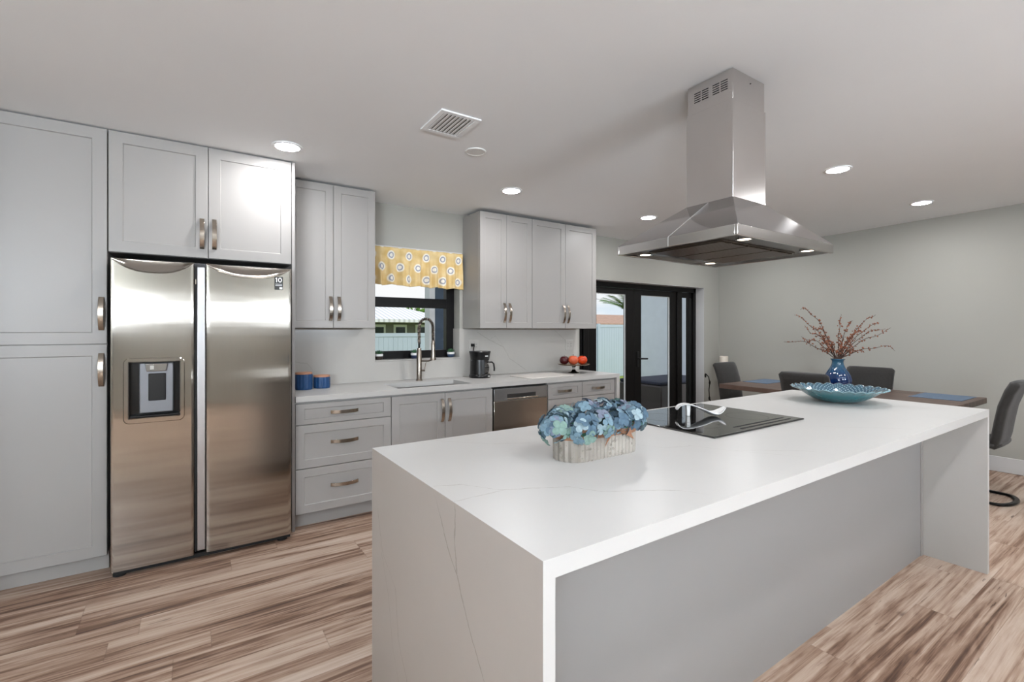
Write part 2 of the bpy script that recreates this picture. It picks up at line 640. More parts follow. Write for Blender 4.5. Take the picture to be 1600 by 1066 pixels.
# window in the kitchen wall
FY = KY + .115
wr = thing('window_1', 'black framed single-hung window above the sink', 'window', ((WX0 + WX1) / 2, FY, WZ0))
wr['kind'] = 'structure'
b = MB()
for (x0, x1, z0, z1) in ((WX0, WX0 + .032, WZ0, WZ1), (WX1 - .085, WX1, WZ0, WZ1), (WX0 + .032, WX1 - .085, WZ0, WZ0 + .078), (WX0 + .032, WX1 - .085, WZ1 - .07, WZ1)):
    b.box(x0, x1, FY, FY + .07, z0, z1)
b.build('window_frame', M['black'], wr, bevel=.003)
b = MB()
b.box(WX0 + .032, WX1 - .085, FY - .008, FY + .05, 1.572, 1.662)
b.build('meeting_rail', M['black'], wr, bevel=.003)
b = MB()
b.box(WX0 + .025, WX1 - .08, FY + .03, FY + .036, WZ0 + .06, 1.58)
b.build('lower_pane', M['glass'], wr)
b = MB()
b.box(WX0 + .025, WX1 - .08, FY + .045, FY + .051, 1.65, WZ1 - .06)
b.build('upper_pane', M['glass'], wr)

# quartz lining of the window recess: sill and lower jambs
b = MB()
b.box(WX0, WX1, KY - .022, FY, WZ0 - .004, WZ0 + .008)
tag(b.build('window_sill', M['qback'], bevel=.002), 'white quartz sill under the black window', 'window sill')['kind'] = 'structure'
b = MB()
b.box(WX1 - .012, WX1 + .0, KY - .02, FY, WZ0 + .008, 1.375)
struct(b.build('trim_1', M['qback'], bevel=.0015), 'glossy quartz lining on the lower right window jamb', 'trim')

# patio door: sidelight, two glazed leaves, sidelight
DY = KY + .13
dr = thing('door_1', 'black framed glazed double patio door with sidelights', 'door', ((DX0 + DX1) / 2, DY, 0))
dr['kind'] = 'structure'
k = (DY + .03) / 4.3
fx = lambda v: v * k
g = dict(a=3.835, bb=3.885, c=3.932, l0=4.123, l1=4.645, mid=4.80, r0=4.936, r1=5.528, j0=5.66, s0=5.783, s1=5.905, s2=5.974, s3=5.99)
g = {q: fx(v) for q, v in g.items()}
DT = DZ1 - .02
GZ0, GZ1 = .20, 1.822
b = MB()
b.box(DX0, DX0 + .055, DY, DY + .1, 0, DT + .02)
b.box(DX1 - .055, DX1, DY, DY + .1, 0, DT + .02)
b.box(DX0, DX1, DY, DY + .1, DT - .045, DT + .02)
b.box(DX0, DX1, DY, DY + .1, 0, .03)
for x0, x1 in ((g['bb'] + .01, g['c'] + .045), (g['j0'] + .01, g['s0'] - .012)):
    b.box(x0, x1, DY + .002, DY + .098, .03, DT - .045)
b.build('door_frame', M['black'], dr, bevel=.003)


def leaf(name, x0, x1, gx0, gx1, handle=None):
    f = MB()
    y0, y1 = DY + .02, DY + .066
    f.box(x0, gx0, y0, y1, .03, DT - .05)
    f.box(gx1, x1, y0, y1, .03, DT - .05)
    f.box(gx0, gx1, y0, y1, .03, GZ0)
    f.box(gx0, gx1, y0, y1, GZ1, DT - .05)
    o = f.build(name, M['black'], dr, bevel=.003)
    p = MB()
    p.box(gx0 - .01, gx1 + .01, DY + .04, DY + .046, GZ0 - .01, GZ1 + .01)
    p.build('pane', M['glass'], o)
    s = MB()
    for (a, c) in ((gx0, gx0 + .008), (gx1 - .008, gx1)):
        s.box(a, c, DY + .03, DY + .05, GZ0, GZ1)
    s.box(gx0, gx1, DY + .03, DY + .05, GZ1 - .008, GZ1)
    s.build('glazing_bead', M['trimw'], o)
    if handle:
        hx, hz = handle
        h = MB()
        h.box(hx - .022, hx + .022, y0 - .008, y0, hz - .11, hz + .09)
        h.tube([(hx, y0, hz), (hx, y0 - .05, hz), (hx + .02, y0 - .055, hz), (hx + .125, y0 - .055, hz - .004)], .011, 8)
        h.build('lever_handle', M['blackpl'], o, smooth=True)
    return o


leaf('door_leaf', g['c'] + .047, g['mid'] - .002, g['l0'], g['l1'])
leaf('door_leaf', g['mid'] + .002, g['j0'] + .008, g['r0'], g['r1'], (g['mid'] + .07, .985))
for x0, x1 in ((DX0 + .055, g['bb'] + .01), (g['s0'] - .012, DX1 - .055)):
    f = MB()
    f.box(x0, x0 + .014, DY + .03, DY + .06, .03, DT - .05)
    f.box(x1 - .014, x1, DY + .03, DY + .06, .03, DT - .05)
    f.box(x0, x1, DY + .03, DY + .06, .03, GZ0)
    f.box(x0, x1, DY + .03, DY + .06, GZ1, DT - .05)
    xm = x0 + (x1 - x0) * .62
    f.box(xm, xm + .035, DY + .03, DY + .06, GZ0, GZ1)
    o = f.build('sidelight', M['black'], dr, bevel=.002)
    p = MB()
    p.box(x0 + .01, x1 - .01, DY + .043, DY + .048, GZ0 - .01, GZ1 + .01)
    p.build('pane', M['glass'], o)
b = MB()
b.box(DX1 - .004, DX1 + .0, KY - .0, DY, 0, DZ1)
b.box(DX0, DX1, KY + .002, DY, DZ1 - .004, DZ1)
struct(b.build('trim_2', M['trimw']), 'white painted reveal around the patio door', 'trim')

# ------------------------------------------------------------------ cabinet building blocks
GAP = .0015


def shaker_mesh(b, x0, x1, z0, z1, yf, t=.02, rail=.062, railz=None, rec=.007):
    railz = railz or rail
    x0 += GAP; x1 -= GAP; z0 += GAP; z1 -= GAP
    yb = yf + t
    V = b.bm.verts.new
    def ring(ix, iz, y):
        return [V((x0 + ix, y, z0 + iz)), V((x1 - ix, y, z0 + iz)), V((x1 - ix, y, z1 - iz)), V((x0 + ix, y, z1 - iz))]
    e = .0018
    rs = [ring(0, 0, yb), ring(0, 0, yf + e), ring(e, e, yf), ring(rail, railz, yf), ring(rail + .0045, railz + .0045, yf + rec)]
    for p, q in zip(rs, rs[1:]):
        for i in range(4):
            j = (i + 1) % 4
            b.face([p[i], p[j], q[j], q[i]])
    b.face(rs[-1])
    b.face(list(reversed(rs[0])))


def pull(parent, x, z, yf, vertical=True, L=.185, wd=.024):
    """arched flat-bar cabinet pull"""
    b = MB()
    pts = []
    n = 14
    h = .030
    for i in range(n + 1):
        t = i / n
        u = (t - .5) * L
        arch = h * (1 - (2 * t - 1) ** 2) ** .75 if 0 < t < 1 else 0.0
        pts.append((x, yf - arch - .001, z + u) if vertical else (x + u, yf - arch - .001, z))
    b.ribbon(pts, wd, .004, (1, 0, 0) if vertical else (0, 0, 1))
    return b.build('handle', M['nickel'], parent, bevel=.0008, angle=60)


def door(parent, x0, x1, z0, z1, yf, name='door', hx=None, hz=None, vertical=True, rail=.062, railz=None, L=.185):
    b = MB()
    shaker_mesh(b, x0, x1, z0, z1, yf, rail=rail, railz=railz)
    o = b.build(name, M['cab'], parent)
    if hx is not None:
        pull(o, hx, hz, yf, vertical, L)
    return o


def carcass(parent, x0, x1, y0, y1, z0, z1):
    b = MB()
    b.box(x0, x1, y0, y1, z0, z1)
    return b.build('carcass', M['cab'], parent, bevel=.001)


def toe(parent, x0, x1, y, z1=.104, d=.018):
    b = MB()
    b.box(x0, x1, y, y + d, 0, z1)
    return b.build('toe_kick', M['cab'], parent)


YF = 3.48        # tall and base door faces
YW = 3.79        # wall-cabinet door faces
BK = KY - .002
TOP = 2.489

t = thing('pantry_cabinet', 'tall white shaker pantry cabinet left of the refrigerator', 'cabinet', (-.705, 3.8, 0))
carcass(t, -1.008, -.406, YF + .021, BK, .104, 2.478)
door(t, -1.008, -.406, 1.281, TOP, YF, hx=-.432, hz=1.452)
door(t, -1.008, -.406, .094, 1.281, YF, hx=-.432, hz=1.138)
toe(t, -1.008, -.406, 3.545)

t = thing('over_fridge_cabinet', 'white two-door cabinet directly above the refrigerator', 'cabinet', (.07, 3.8, 1.80))
carcass(t, -.403, .544, YF + .021, BK, 1.802, 2.478)
door(t, -.403, .0715, 1.802, TOP, YF, hx=.039, hz=1.951)
door(t, .0715, .544, 1.802, TOP, YF, hx=.1035, hz=1.953)

b = MB()
b.hexa([(.546, YF - .002, 0), (.565, YF - .002, 0), (.546, BK, 0), (.565, BK, 0), (.546, YF - .002, TOP), (.565, YF - .002, TOP), (.546, BK, 2.478), (.565, BK, 2.478)])
tag(b.build('refrigerator_end_panel', M['cab'], bevel=.001), 'narrow tall white end panel on the right side of the refrigerator', 'panel')

for (x0, xm, x1, zt, h1, h2, lab) in (
        (.568, .888, 1.212, 2.474, .866, .927, 'white two-door wall cabinet between the refrigerator panel and the window'),
        (2.182, 2.474, 2.775, 2.460, 2.446, 2.506, 'white narrow two-door wall cabinet just right of the window, above the coffee maker'),
        (2.777, 3.203, 3.640, 2.460, 3.176, 3.235, 'white wide two-door wall cabinet nearest the patio door')):
    t = thing('wall_cabinet', lab, 'cabinet', ((x0 + x1) / 2, 3.96, 1.375))
    carcass(t, x0, x1, YW + .021, BK, 1.376, zt)
    door(t, x0, xm, 1.375, zt, YW, hx=h1, hz=1.524, rail=.055)
    door(t, xm, x1, 1.375, zt, YW, hx=h2, hz=1.524, rail=.055)

# base run
CT0, CT1 = .872, .91


def drawers(x0, x1, lab, hl):
    t = thing('drawer_cabinet', lab, 'cabinet', ((x0 + x1) / 2, 3.8, 0))
    carcass(t, x0, x1, YF + .021, BK, .104, CT0 - .004)
    for (z0, z1, rz) in ((.712, .856, .034), (.412, .710, .055), (.104, .410, .055)):
        zz = (z0 + z1) / 2 + (.016 if z1 < .8 else 0)
        door(t, x0, x1, z0, z1, YF, 'drawer', (x0 + x1) / 2 - .008, zz, False, rail=.055, railz=rz, L=hl)
    toe(t, x0, x1, 3.552)
    return t


drawers(.567, 1.233, 'white three-drawer base cabinet next to the refrigerator, under the blue canisters', .19)
t = thing('sink_cabinet', 'white two-door base cabinet under the sink', 'cabinet', (1.68, 3.8, 0))
b = MB()
b.box(1.235, 1.253, YF + .021, BK, .104, CT0 - .004)
b.box(2.110, 2.128, YF + .021, BK, .104, CT0 - .004)
b.box(1.253, 2.110, YF + .021, BK, .104, .122)
b.box(1.253, 2.110, YF + .021, YF + .036, .122, CT0 - .004)
b.build('carcass', M['cab'], t)
door(t, 1.235, 1.680, .104, .856, YF, hx=1.652, hz=.715)
door(t, 1.680, 2.128, .104, .856, YF, hx=1.716, hz=.715)
toe(t, 1.235, 2.128, 3.552)
drawers(2.730, 3.157, 'white three-drawer base cabinet right beside the dishwasher', .175)
drawers(3.159, 3.600, 'white three-drawer base cabinet at the patio-door end of the counter', .175)

# dishwasher
t = thing('dishwasher', 'stainless steel dishwasher built in under the kitchen counter', 'dishwasher', (2.43, 3.8, 0))
b = MB()
b.box(2.140, 2.720, YF + .03, BK, .10, CT0 - .006)
b.build('tub', M['gap'], t)
b = MB()
b.box(2.140, 2.720, YF - .004, YF + .028, .12, .742)
b.build('door_panel', M['steel'], t, bevel=.003)
b = MB()
b.box(2.140, 2.720, YF - .004, YF + .028, .744, .850)
b.build('control_panel', simple('dishwasher_panel', srgb(168, 170, 172), .3, 1.0, var=.03), t, bevel=.003)
b = MB()
b.box(2.275, 2.585, YF - .006, YF + .0, .764, .798)
b.build('pocket_handle', M['gap'], t, bevel=.002)
b = MB()
b.box(2.275, 2.610, YF - .011, YF - .003, .752, .763)
b.build('handle_lip', M['nickel'], t, bevel=.003)
toe(t, 2.14, 2.72, 3.56)

# counter with sink cut-out, and end panel
SX0, SX1, SY0, SY1 = 1.305, 1.955, 3.525, 3.875
t = thing('kitchen_worktop', 'white quartz worktop running along the wall under the window', 'worktop', (2.1, 3.8, CT0))
CY0 = 3.458
b = MB()
b.box(.566, SX0, CY0, BK - .02, CT0, CT1)
b.box(SX1, 3.652, CY0, BK - .02, CT0, CT1)
b.box(SX0, SX1, CY0, SY0, CT0, CT1)
b.box(SX0, SX1, SY1, BK - .02, CT0, CT1)
b.build('slab', M['qplain'], t)
b = MB()
b.box(3.612, 3.652, CY0, BK - .02, 0, CT0)
b.build('waterfall_end', M['qplain'], t)
b = MB()
b.box(.566, 3.61, YF + .003, YF + .02, CT0 - .004, CT0)
b.build('shadow_gap_strip', M['gap'], t)
b = MB()
b.box(.566, WX0, BK - .018, BK, CT1, 1.374)
b.box(WX0, WX1, BK - .018, BK, CT1, WZ0 - .005)
b.box(WX1, 3.655, BK - .018, BK, CT1, 1.374)
tag(b.build('backsplash', M['qback']), 'pale quartz backsplash with faint grey veins along the kitchen wall', 'backsplash')

# sink
t = thing('kitchen_sink', 'undermount double bowl stainless sink in the kitchen worktop', 'sink', ((SX0 + SX1) / 2, (SY0 + SY1) / 2, CT0))
for (x0, x1) in ((SX0, 1.628), (1.650, SX1)):
    b = MB()
    zb = .70
    w_ = .004
    b.box(x0, x1, SY0, SY1, zb - w_, zb)
    b.box(x0, x0 + w_, SY0, SY1, zb, CT0 - .001)
    b.box(x1 - w_, x1, SY0, SY1, zb, CT0 - .001)
    b.box(x0 + w_, x1 - w_, SY0, SY0 + w_, zb, CT0 - .001)
    b.box(x0 + w_, x1 - w_, SY1 - w_, SY1, zb, CT0 - .001)
    bowl = b.build('bowl', M['sink'], t)
    d = MB()
    d.lathe([(.042, zb + .001), (.040, zb + .004), (.02, zb + .003)], (x0 + x1) / 2, 3.74, 20)
    d.build('drain', M['steelp'], bowl, smooth=True)
b = MB()
b.box(1.628, 1.650, SY0, SY1, .70, CT0 - .012)
b.build('divider', M['sink'], t, bevel=.003)

# faucet
FX, FYY = 1.661, 3.967
t = thing('faucet', 'brushed steel spring-neck faucet behind the sink', 'faucet', (FX, FYY, CT1))
b = MB()
b.lathe([(.030, CT1), (.030, CT1 + .008), (.024, CT1 + .014), (.023, 1.17), (.019, 1.18), (.019, 1.20)], FX, FYY, 24)
b.build('column', M['faucet'], t, smooth=True)
dx, dy = .86, -.28                # arm direction over the sink
def fp(u, z):
    return (FX + dx * u, FYY + dy * u, z)
pts = [fp(0, 1.19), fp(0, 1.24), fp(0, 1.34)]
for i in range(1, 17):
    a = PI - PI * i / 16
    pts.append(fp(.067 + .067 * math.cos(a), 1.385 + .075 * math.sin(a)))
pts += [fp(.134, 1.34), fp(.136, 1.26)]
b = MB()
b.tube(pts, .009, 10)
b.build('hose', M['black'], t, smooth=True)
b = MB()
# spring coil round the hose
dense = []
for p, q in zip(pts[1:-1], pts[2:]):
    p, q = Vector(p), Vector(q)
    m_ = max(2, int((q - p).length / .0022))
    dense += [p.lerp(q, i / m_) for i in range(m_)]
coil = []
ref = Vector((dy, -dx, 0)).normalized()
for i, p in enumerate(dense):
    d_ = (dense[min(i + 1, len(dense) - 1)] - dense[max(i - 1, 0)]).normalized()
    s_ = ref
    u_ = d_.cross(s_)
    a = i * .0022 / .0105 * 2 * PI
    coil.append(p + s_ * .0135 * math.cos(a) + u_ * .0135 * math.sin(a))
b.tube(coil, .0034, 6)
b.build('spring', M['faucet'], t, smooth=True)
b = MB()
e = fp(.136, 1.26)
b.lathe([(.012, 1.27), (.017, 1.255), (.018, 1.17), (.021, 1.12), (.024, 1.095), (.020, 1.09)], e[0], e[1], 18)
b.build('spray_head', M['faucet'], t, smooth=True)
b = MB()
b.tube([fp(.0, 1.085), fp(.09, 1.085), fp(.136, 1.10)], .008, 8)
b.lathe([(.027, 1.092), (.027, 1.112)], e[0], e[1], 18)
b.build('holder_arm', M['faucet'], t, smooth=True)
b = MB()
b.tube([(FX + .02, FYY, 1.0), (FX + .05, FYY - .01, 1.0)], .009, 8)
b.tube([(FX + .045, FYY - .01, 1.0), (FX + .06, FYY - .015, 1.075)], .005, 8)
b.build('lever', M['faucet'], t, smooth=True)

# ------------------------------------------------------------------ refrigerator
t = thing('refrigerator', 'stainless steel side-by-side refrigerator with a water dispenser', 'refrigerator', (.07, 3.7, 0))
FRY = 3.36
b = MB()
b.box(-.372, .522, FRY + .085, KY - .03, .035, 1.765)
b.build('cabinet_body', simple('fridge_side', srgb(70, 70, 72), .4, .4, var=.03), t, bevel=.004)
b = MB()
b.box(-.372, .522, FRY + .06, FRY + .085, .04, 1.74)
b.build('door_gasket', M['rubber'], t)


def fridge_door(x0, x1, hole=None):
    """flat face with the upper edge scooped back between the two corners, side edges rounded"""
    b = MB()
    z0, z1 = .036, 1.757
    NX = 64
    xs = [x0 + (x1 - x0) * i / NX for i in range(NX + 1)]
    xs[1] = x0 + .003
    xs[-2] = x1 - .003
    zs = [z0 + (1.60 - z0) * j / 40 for j in range(41)]
    if hole:
        for hx in hole[:2]:
            xs[min(range(len(xs)), key=lambda q: abs(xs[q] - hx))] = hx
        for hz in hole[2:]:
            zs[min(range(len(zs)), key=lambda q: abs(zs[q] - hz))] = hz

    def edge_z(x):
        u = (x - x0) / (x1 - x0)
        return z1 - .004 - .072 * (1 - abs(2 * u - 1) ** 2.6)

    def base_y(x):
        u = (x - x0) / (x1 - x0)
        e = min(x - x0, x1 - x)
        return FRY - .0035 * (1 - (2 * u - 1) ** 2) + (.006 * (1 - e / .008) ** 2 if e < .008 else 0)
    grid = [[(x, base_y(x), z) for x in xs] for z in zs]
    for t_ in (.3, .6, .85, .97, 1.0):
        grid.append([(x, base_y(x), 1.60 + (edge_z(x) - 1.60) * t_) for x in xs])
    for j in range(1, 15):
        t_ = j / 14
        row = []
        for x in xs:
            dep = min(1.0, (z1 - edge_z(x)) / .05)
            row.append((x, base_y(x) + .050 * dep * math.sin(t_ * PI / 2) ** .8, edge_z(x) + (z1 - edge_z(x)) * (1 - math.cos(t_ * PI / 2)) ** .9))
        grid.append(row)
    zs = [row[0][2] for row in grid]
    vs = [[b.bm.verts.new(p) for p in row] for row in grid]
    for j in range(len(zs) - 1):
        for i in range(len(xs) - 1):
            if hole and j < 40 and hole[0] - 1e-6 <= xs[i] and xs[i + 1] <= hole[1] + 1e-6 and hole[2] - 1e-6 <= zs[j] and zs[j + 1] <= hole[3] + 1e-6:
                continue
            b.face([vs[j][i], vs[j][i + 1], vs[j + 1][i + 1], vs[j + 1][i]])
    # rim to the back
    yb = FRY + .058
    loop = [vs[0][i] for i in range(len(xs))] + [vs[j][-1] for j in range(1, len(zs))] + [vs[-1][i] for i in range(len(xs) - 2, -1, -1)] + [vs[j][0] for j in range(len(zs) - 2, 0, -1)]
    back = [b.bm.verts.new((v.co.x, yb, v.co.z)) for v in loop]
    n = len(loop)
    for i in range(n):
        j = (i + 1) % n
        b.face([loop[i], back[i], back[j], loop[j]])
    return b.build('door', M['steel'], t, smooth=True, angle=28)


HX0, HX1, HZ0, HZ1 = -.302, -.070, .868, 1.180
fd = fridge_door(-.380, -.001, (HX0, HX1, HZ0, HZ1))
fd['label'] = 'freezer door with black water dispenser'
b = MB()
r_ = .004
yb = FRY + .055
b.quad((HX0, FRY, HZ0), (HX0, yb, HZ0), (HX0, yb, HZ1), (HX0, FRY, HZ1))
b.quad((HX1, FRY, HZ0), (HX1, yb, HZ0), (HX1, yb, HZ1), (HX1, FRY, HZ1))
b.quad((HX0, FRY, HZ0), (HX1, FRY, HZ0), (HX1, yb, HZ0), (HX0, yb, HZ0))
b.quad((HX0, FRY, HZ1), (HX1, FRY, HZ1), (HX1, yb, HZ1), (HX0, yb, HZ1))
b.quad((HX0, yb, HZ0), (HX1, yb, HZ0), (HX1, yb, HZ1), (HX0, yb, HZ1))
b.build('dispenser_recess', simple('dispenser_black', srgb(12, 12, 13), .18, var=.05), fd)
b = MB()
# raised rounded bezel round the recess
def rrect(x0, x1, z0, z1, r, y, n=6):
    out = []
    for (cx, cz, a0) in ((x1 - r, z1 - r, 0), (x0 + r, z1 - r, PI / 2), (x0 + r, z0 + r, PI), (x1 - r, z0 + r, 1.5 * PI)):
        for i in range(n + 1):
            a = a0 + PI / 2 * i / n
            out.append((cx + r * math.cos(a), y, cz + r * math.sin(a)))
    return out
b.rings([rrect(HX0 - .024, HX1 + .024, HZ0 - .030, HZ1 + .024, .03, FRY - .002), rrect(HX0 - .020, HX1 + .020, HZ0 - .026, HZ1 + .020, .028, FRY - .0065),
         rrect(HX0 - .003, HX1 + .003, HZ0 - .003, HZ1 + .003, .004, FRY - .0065), rrect(HX0, HX1, HZ0, HZ1, .003, FRY - .001)], False, False)
b.build('dispenser_bezel', M['steel'], fd, smooth=True)
b = MB()
px0, px1 = HX0 + .044, HX1 - .030
b.box(px0, px1, FRY + .018, FRY + .05, HZ0 + .022, HZ1 - .006)
b.build('dispenser_panel', simple('dispenser_grey', srgb(120, 121, 125), .42, .5, var=.03), fd, bevel=.006)
b = MB()
b.box(px0 + .042, px1 - .036, FRY + .010, FRY + .019, HZ0 + .092, HZ1 - .066)
b.build('dispenser_paddle', M['blackpl'], fd, bevel=.004)
b = MB()
b.hexa([(px0 + .034, FRY + .004, HZ1 - .054), (px1 - .034, FRY + .004, HZ1 - .054), (px0 + .034, FRY + .02, HZ1 - .054), (px1 - .034, FRY + .02, HZ1 - .054),
        (px0 + .026, FRY + .004, HZ1 - .010), (px1 - .026, FRY + .004, HZ1 - .010), (px0 + .026, FRY + .02, HZ1 - .010), (px1 - .026, FRY + .02, HZ1 - .010)])
b.build('dispenser_nozzle', M['steelp'], fd, bevel=.003)
b = MB()
b.box(px0 + .05, px0 + .068, FRY + .002, FRY + .0045, HZ1 - .043, HZ1 - .021)
b.build('nozzle_button', M['plate'], fd, bevel=.001)
b = MB()
b.box(HX0 + .004, HX1 - .004, FRY + .006, FRY + .052, HZ0 + .002, HZ0 + .012)
b.build('drip_tray', M['blackpl'], fd, bevel=.002)
fr = fridge_door(.058, .524)
# energy / warranty sticker with its number
b = MB()
b.box(.425, .473, FRY - .0062, FRY - .0045, 1.618, 1.700)
b.build('sticker', M['blackpl'], fr)
white_ink = simple('white_ink', srgb(235, 235, 235), .5, var=.01)
b = MB()
b.box(.430, .468, FRY - .0068, FRY - .0060, 1.652, 1.6545)
b.box(.430, .468, FRY - .0068, FRY - .0060, 1.643, 1.6455)
b.box(.453, .470, FRY - .0068, FRY - .0060, 1.621, 1.634)
# digits 1 and 0
b.box(.434, .439, FRY - .0068, FRY - .0060, 1.665, 1.695)
b.box(.430, .434, FRY - .0068, FRY - .0060, 1.687, 1.692)
b.build('sticker_print', white_ink, fr)
b = MB()
ring0 = [(.456 + .0115 * math.cos(2 * PI * i / 20), FRY - .0068, 1.680 + .0155 * math.sin(2 * PI * i / 20)) for i in range(20)]
ring1 = [(.456 + .0060 * math.cos(2 * PI * i / 20), FRY - .0068, 1.680 + .0095 * math.sin(2 * PI * i / 20)) for i in range(20)]
b.rings([ring0, ring1], False, False)
b.build('sticker_digit', white_ink, fr)
b = MB()
b.box(.002, .0115, FRY + .012, FRY + .05, .05, 1.74)
b.build('handle_channel', M['rubber'], t)
b = MB()
b.box(.012, .056, FRY + .014, FRY + .05, .05, 1.735)
b.build('handle_strip', simple('satin_aluminium', srgb(196, 196, 198), .32, 1.0, var=.02), t, bevel=.004)
b = MB()
b.box(.004, .010, FRY + .004, FRY + .016, 1.63, 1.66)
b.build('latch', M['nickel'], t, bevel=.001)
b = MB()
b.box(-.37, .52, FRY + .02, FRY + .07, .012, .035)
b.build('kick_grille', M['rubber'], t)
for x in (-.345, .475):
    b = MB()
    b.lathe([(.03, 0), (.03, .012), (.022, .02), (.022, .036)], x, FRY + .045, 16)
    b.build('foot', M['rubber'], t, smooth=True)

# ------------------------------------------------------------------ island
IX0, IX1, IY0, IY1, IZ = .556, 3.697, .724, 1.778, .916
T = .04
t = thing('island_worktop', 'white veined quartz island worktop with waterfall ends', 'worktop', (2.1, 1.25, 0))
b = MB()
b.box(IX0 + .03, IX1 - .03, IY0, IY1, IZ - T, IZ)
b.build('slab', M['qtop'], t)
for (xa, xb, mt) in ((IX0, IX0 + .03, 'qside_shaded'), (IX1 - .03, IX1, 'qplain')):  # end faces take darkened copies of the top's quartz, shade put into the colour
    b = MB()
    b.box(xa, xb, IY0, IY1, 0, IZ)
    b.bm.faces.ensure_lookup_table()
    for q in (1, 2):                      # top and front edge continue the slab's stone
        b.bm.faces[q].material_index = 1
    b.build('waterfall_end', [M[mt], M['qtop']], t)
t = thing('island_cabinet', 'white island cabinet body under the quartz island worktop', 'cabinet', (2.1, 1.4, 0))
BX0, BX1 = IX0 + T - .008, IX1 - T + .008
b = MB()
b.box(BX0, BX1, 1.022, 1.72, .10, IZ - T - .002)
b.build('carcass', M['cab'], t)
b = MB()
b.box(BX0, BX1 - .032, 1.010, 1.022, 0, IZ - T - .001)
b.build('back_panel', M['panelw'], t)
b = MB()
b.box(BX1 - .032, BX1, 1.004, 1.022, 0, IZ - T - .001)
b.build('filler_strip', M['cab'], t, bevel=.001)
n = 6
for i in range(n):
    x0 = BX0 + (BX1 - BX0) * i / n
    x1 = BX0 + (BX1 - BX0) * (i + 1) / n
    bb = MB()
    bb.box(x0 + .002, x1 - .002, 1.721, 1.741, .104, .86)
    bb.build('door', M['cab'], t, bevel=.002)
b = MB()
b.box(BX0, BX1, 1.66, 1.68, 0, .10)
b.build('toe_kick', M['cab'], t)

# cooktop
t = thing('cooktop', 'black glass cooktop set into the island worktop under the range hood', 'cooktop', (2.15, 1.44, IZ))
KX0, KX1, KY0, KY1 = 1.765, 2.512, 1.150, 1.735
mg, ng, bgs = new_mat('black_ceramic_glass')
bgs.inputs['Base Color'].default_value = srgb(24, 24, 24)
bgs.inputs['Roughness'].default_value = .03
bgs.inputs['Specular IOR Level'].default_value = .95
bgs.inputs['Coat Weight'].default_value = .6
bgs.inputs['Coat Roughness'].default_value = .02
b = MB()
b.box(KX0, KX1, KY0, KY1, IZ, IZ + .007)
b.build('glass_plate', mg, t, bevel=.002)
for z in (0, 1):
    b = MB()
    yv = KY0 + .030 + z * .034
    b.box(KX0 + .25, KX1 - .07, yv, yv + .011, IZ + .0066, IZ + .0078)
    b.build('vent_slot', M['rubber'], t)
b = MB()
b.box(KX0 + .012, KX1 - .012, KY0 + .0, KY0 + .008, IZ + .003, IZ + .0082)
b.build('front_trim', simple('dark_trim', srgb(52, 51, 49), .3, .8, var=.03), t, bevel=.001)
M['ring'] = simple('burner_print', srgb(70, 70, 70), .2, var=.02)
for (x, y, r) in ((1.95, 1.56, .1), (2.33, 1.56, .085), (1.95, 1.33, .075), (2.33, 1.34, .1)):
    b = MB()
    b.rings([[(x + rr * math.cos(2 * PI * i / 40), y + rr * math.sin(2 * PI * i / 40), IZ + .0073) for i in range(40)] for rr in (r, r - .0015)], False, False)
    b.build('burner_ring', M['ring'], t)

# spoon rest
SRZ = IZ + .007
ux, uy = .831, -.556       # along its length
wx, wy = .556, .831        # across
t = thing('spoon_rest', 'white wavy ceramic spoon rest standing on the black cooktop', 'spoon rest', (2.10, 1.50, SRZ))
b = MB()
prof = [(-.090, .028, .034), (-.086, .043, .036), (-.070, .056, .038), (-.045, .061, .040), (-.015, .058, .046), (.015, .046, .056), (.045, .030, .068), (.075, .014, .076), (.100, .006, .078), (.122, .010, .070), (.140, .022, .054), (.155, .034, .030), (.161, .039, .012)]
th = .005
ringsv = []
for i, (u, z, wd) in enumerate(prof):
    row = []
    wd *= 1.3
    for k_ in range(9):
        s_ = (k_ / 8 - .5)
        sag = .012 * (4 * s_ * s_) * (1 if u > .02 else .35)
        row.append(Vector((2.115 + ux * u + wx * wd * s_ * 1.0, 1.497 + uy * u + wy * wd * s_, SRZ + z + sag)))
    ringsv.append(row)
dnv = Vector((0, 0, -th))
full = []
for i, row in enumerate(ringsv):
    a = ringsv[max(i - 1, 0)][4]
    c = ringsv[min(i + 1, len(ringsv) - 1)][4]
    d_ = (c - a).normalized()
    nrm = d_.cross(Vector((wx, wy, 0))).normalized()
    if nrm.z > 0:
        nrm = -nrm
    full.append([p for p in row] + [p + nrm * th for p in reversed(row)])
b.rings(full)
b.build('dish', M['ceramic'], t, smooth=True, subsurf=1)
b = MB()
cx, cy = 2.115 + ux * -.030, 1.497 + uy * -.030
b.hexa([(cx - ux * .008 - wx * .012, cy - uy * .008 - wy * .012, SRZ), (cx + ux * .008 - wx * .012, cy + uy * .008 - wy * .012, SRZ), (cx - ux * .008 + wx * .012, cy - uy * .008 + wy * .012, SRZ), (cx + ux * .008 + wx * .012, cy + uy * .008 + wy * .012, SRZ),
        (cx - ux * .010 - wx * .015, cy - uy * .010 - wy * .015, SRZ + .057), (cx + ux * .010 - wx * .015, cy + uy * .010 - wy * .015, SRZ + .057), (cx - ux * .010 + wx * .015, cy - uy * .010 + wy * .015, SRZ + .057), (cx + ux * .010 + wx * .015, cy + uy * .010 + wy * .015, SRZ + .057)])
b.build('leg', M['ceramic'], t, bevel=.003)

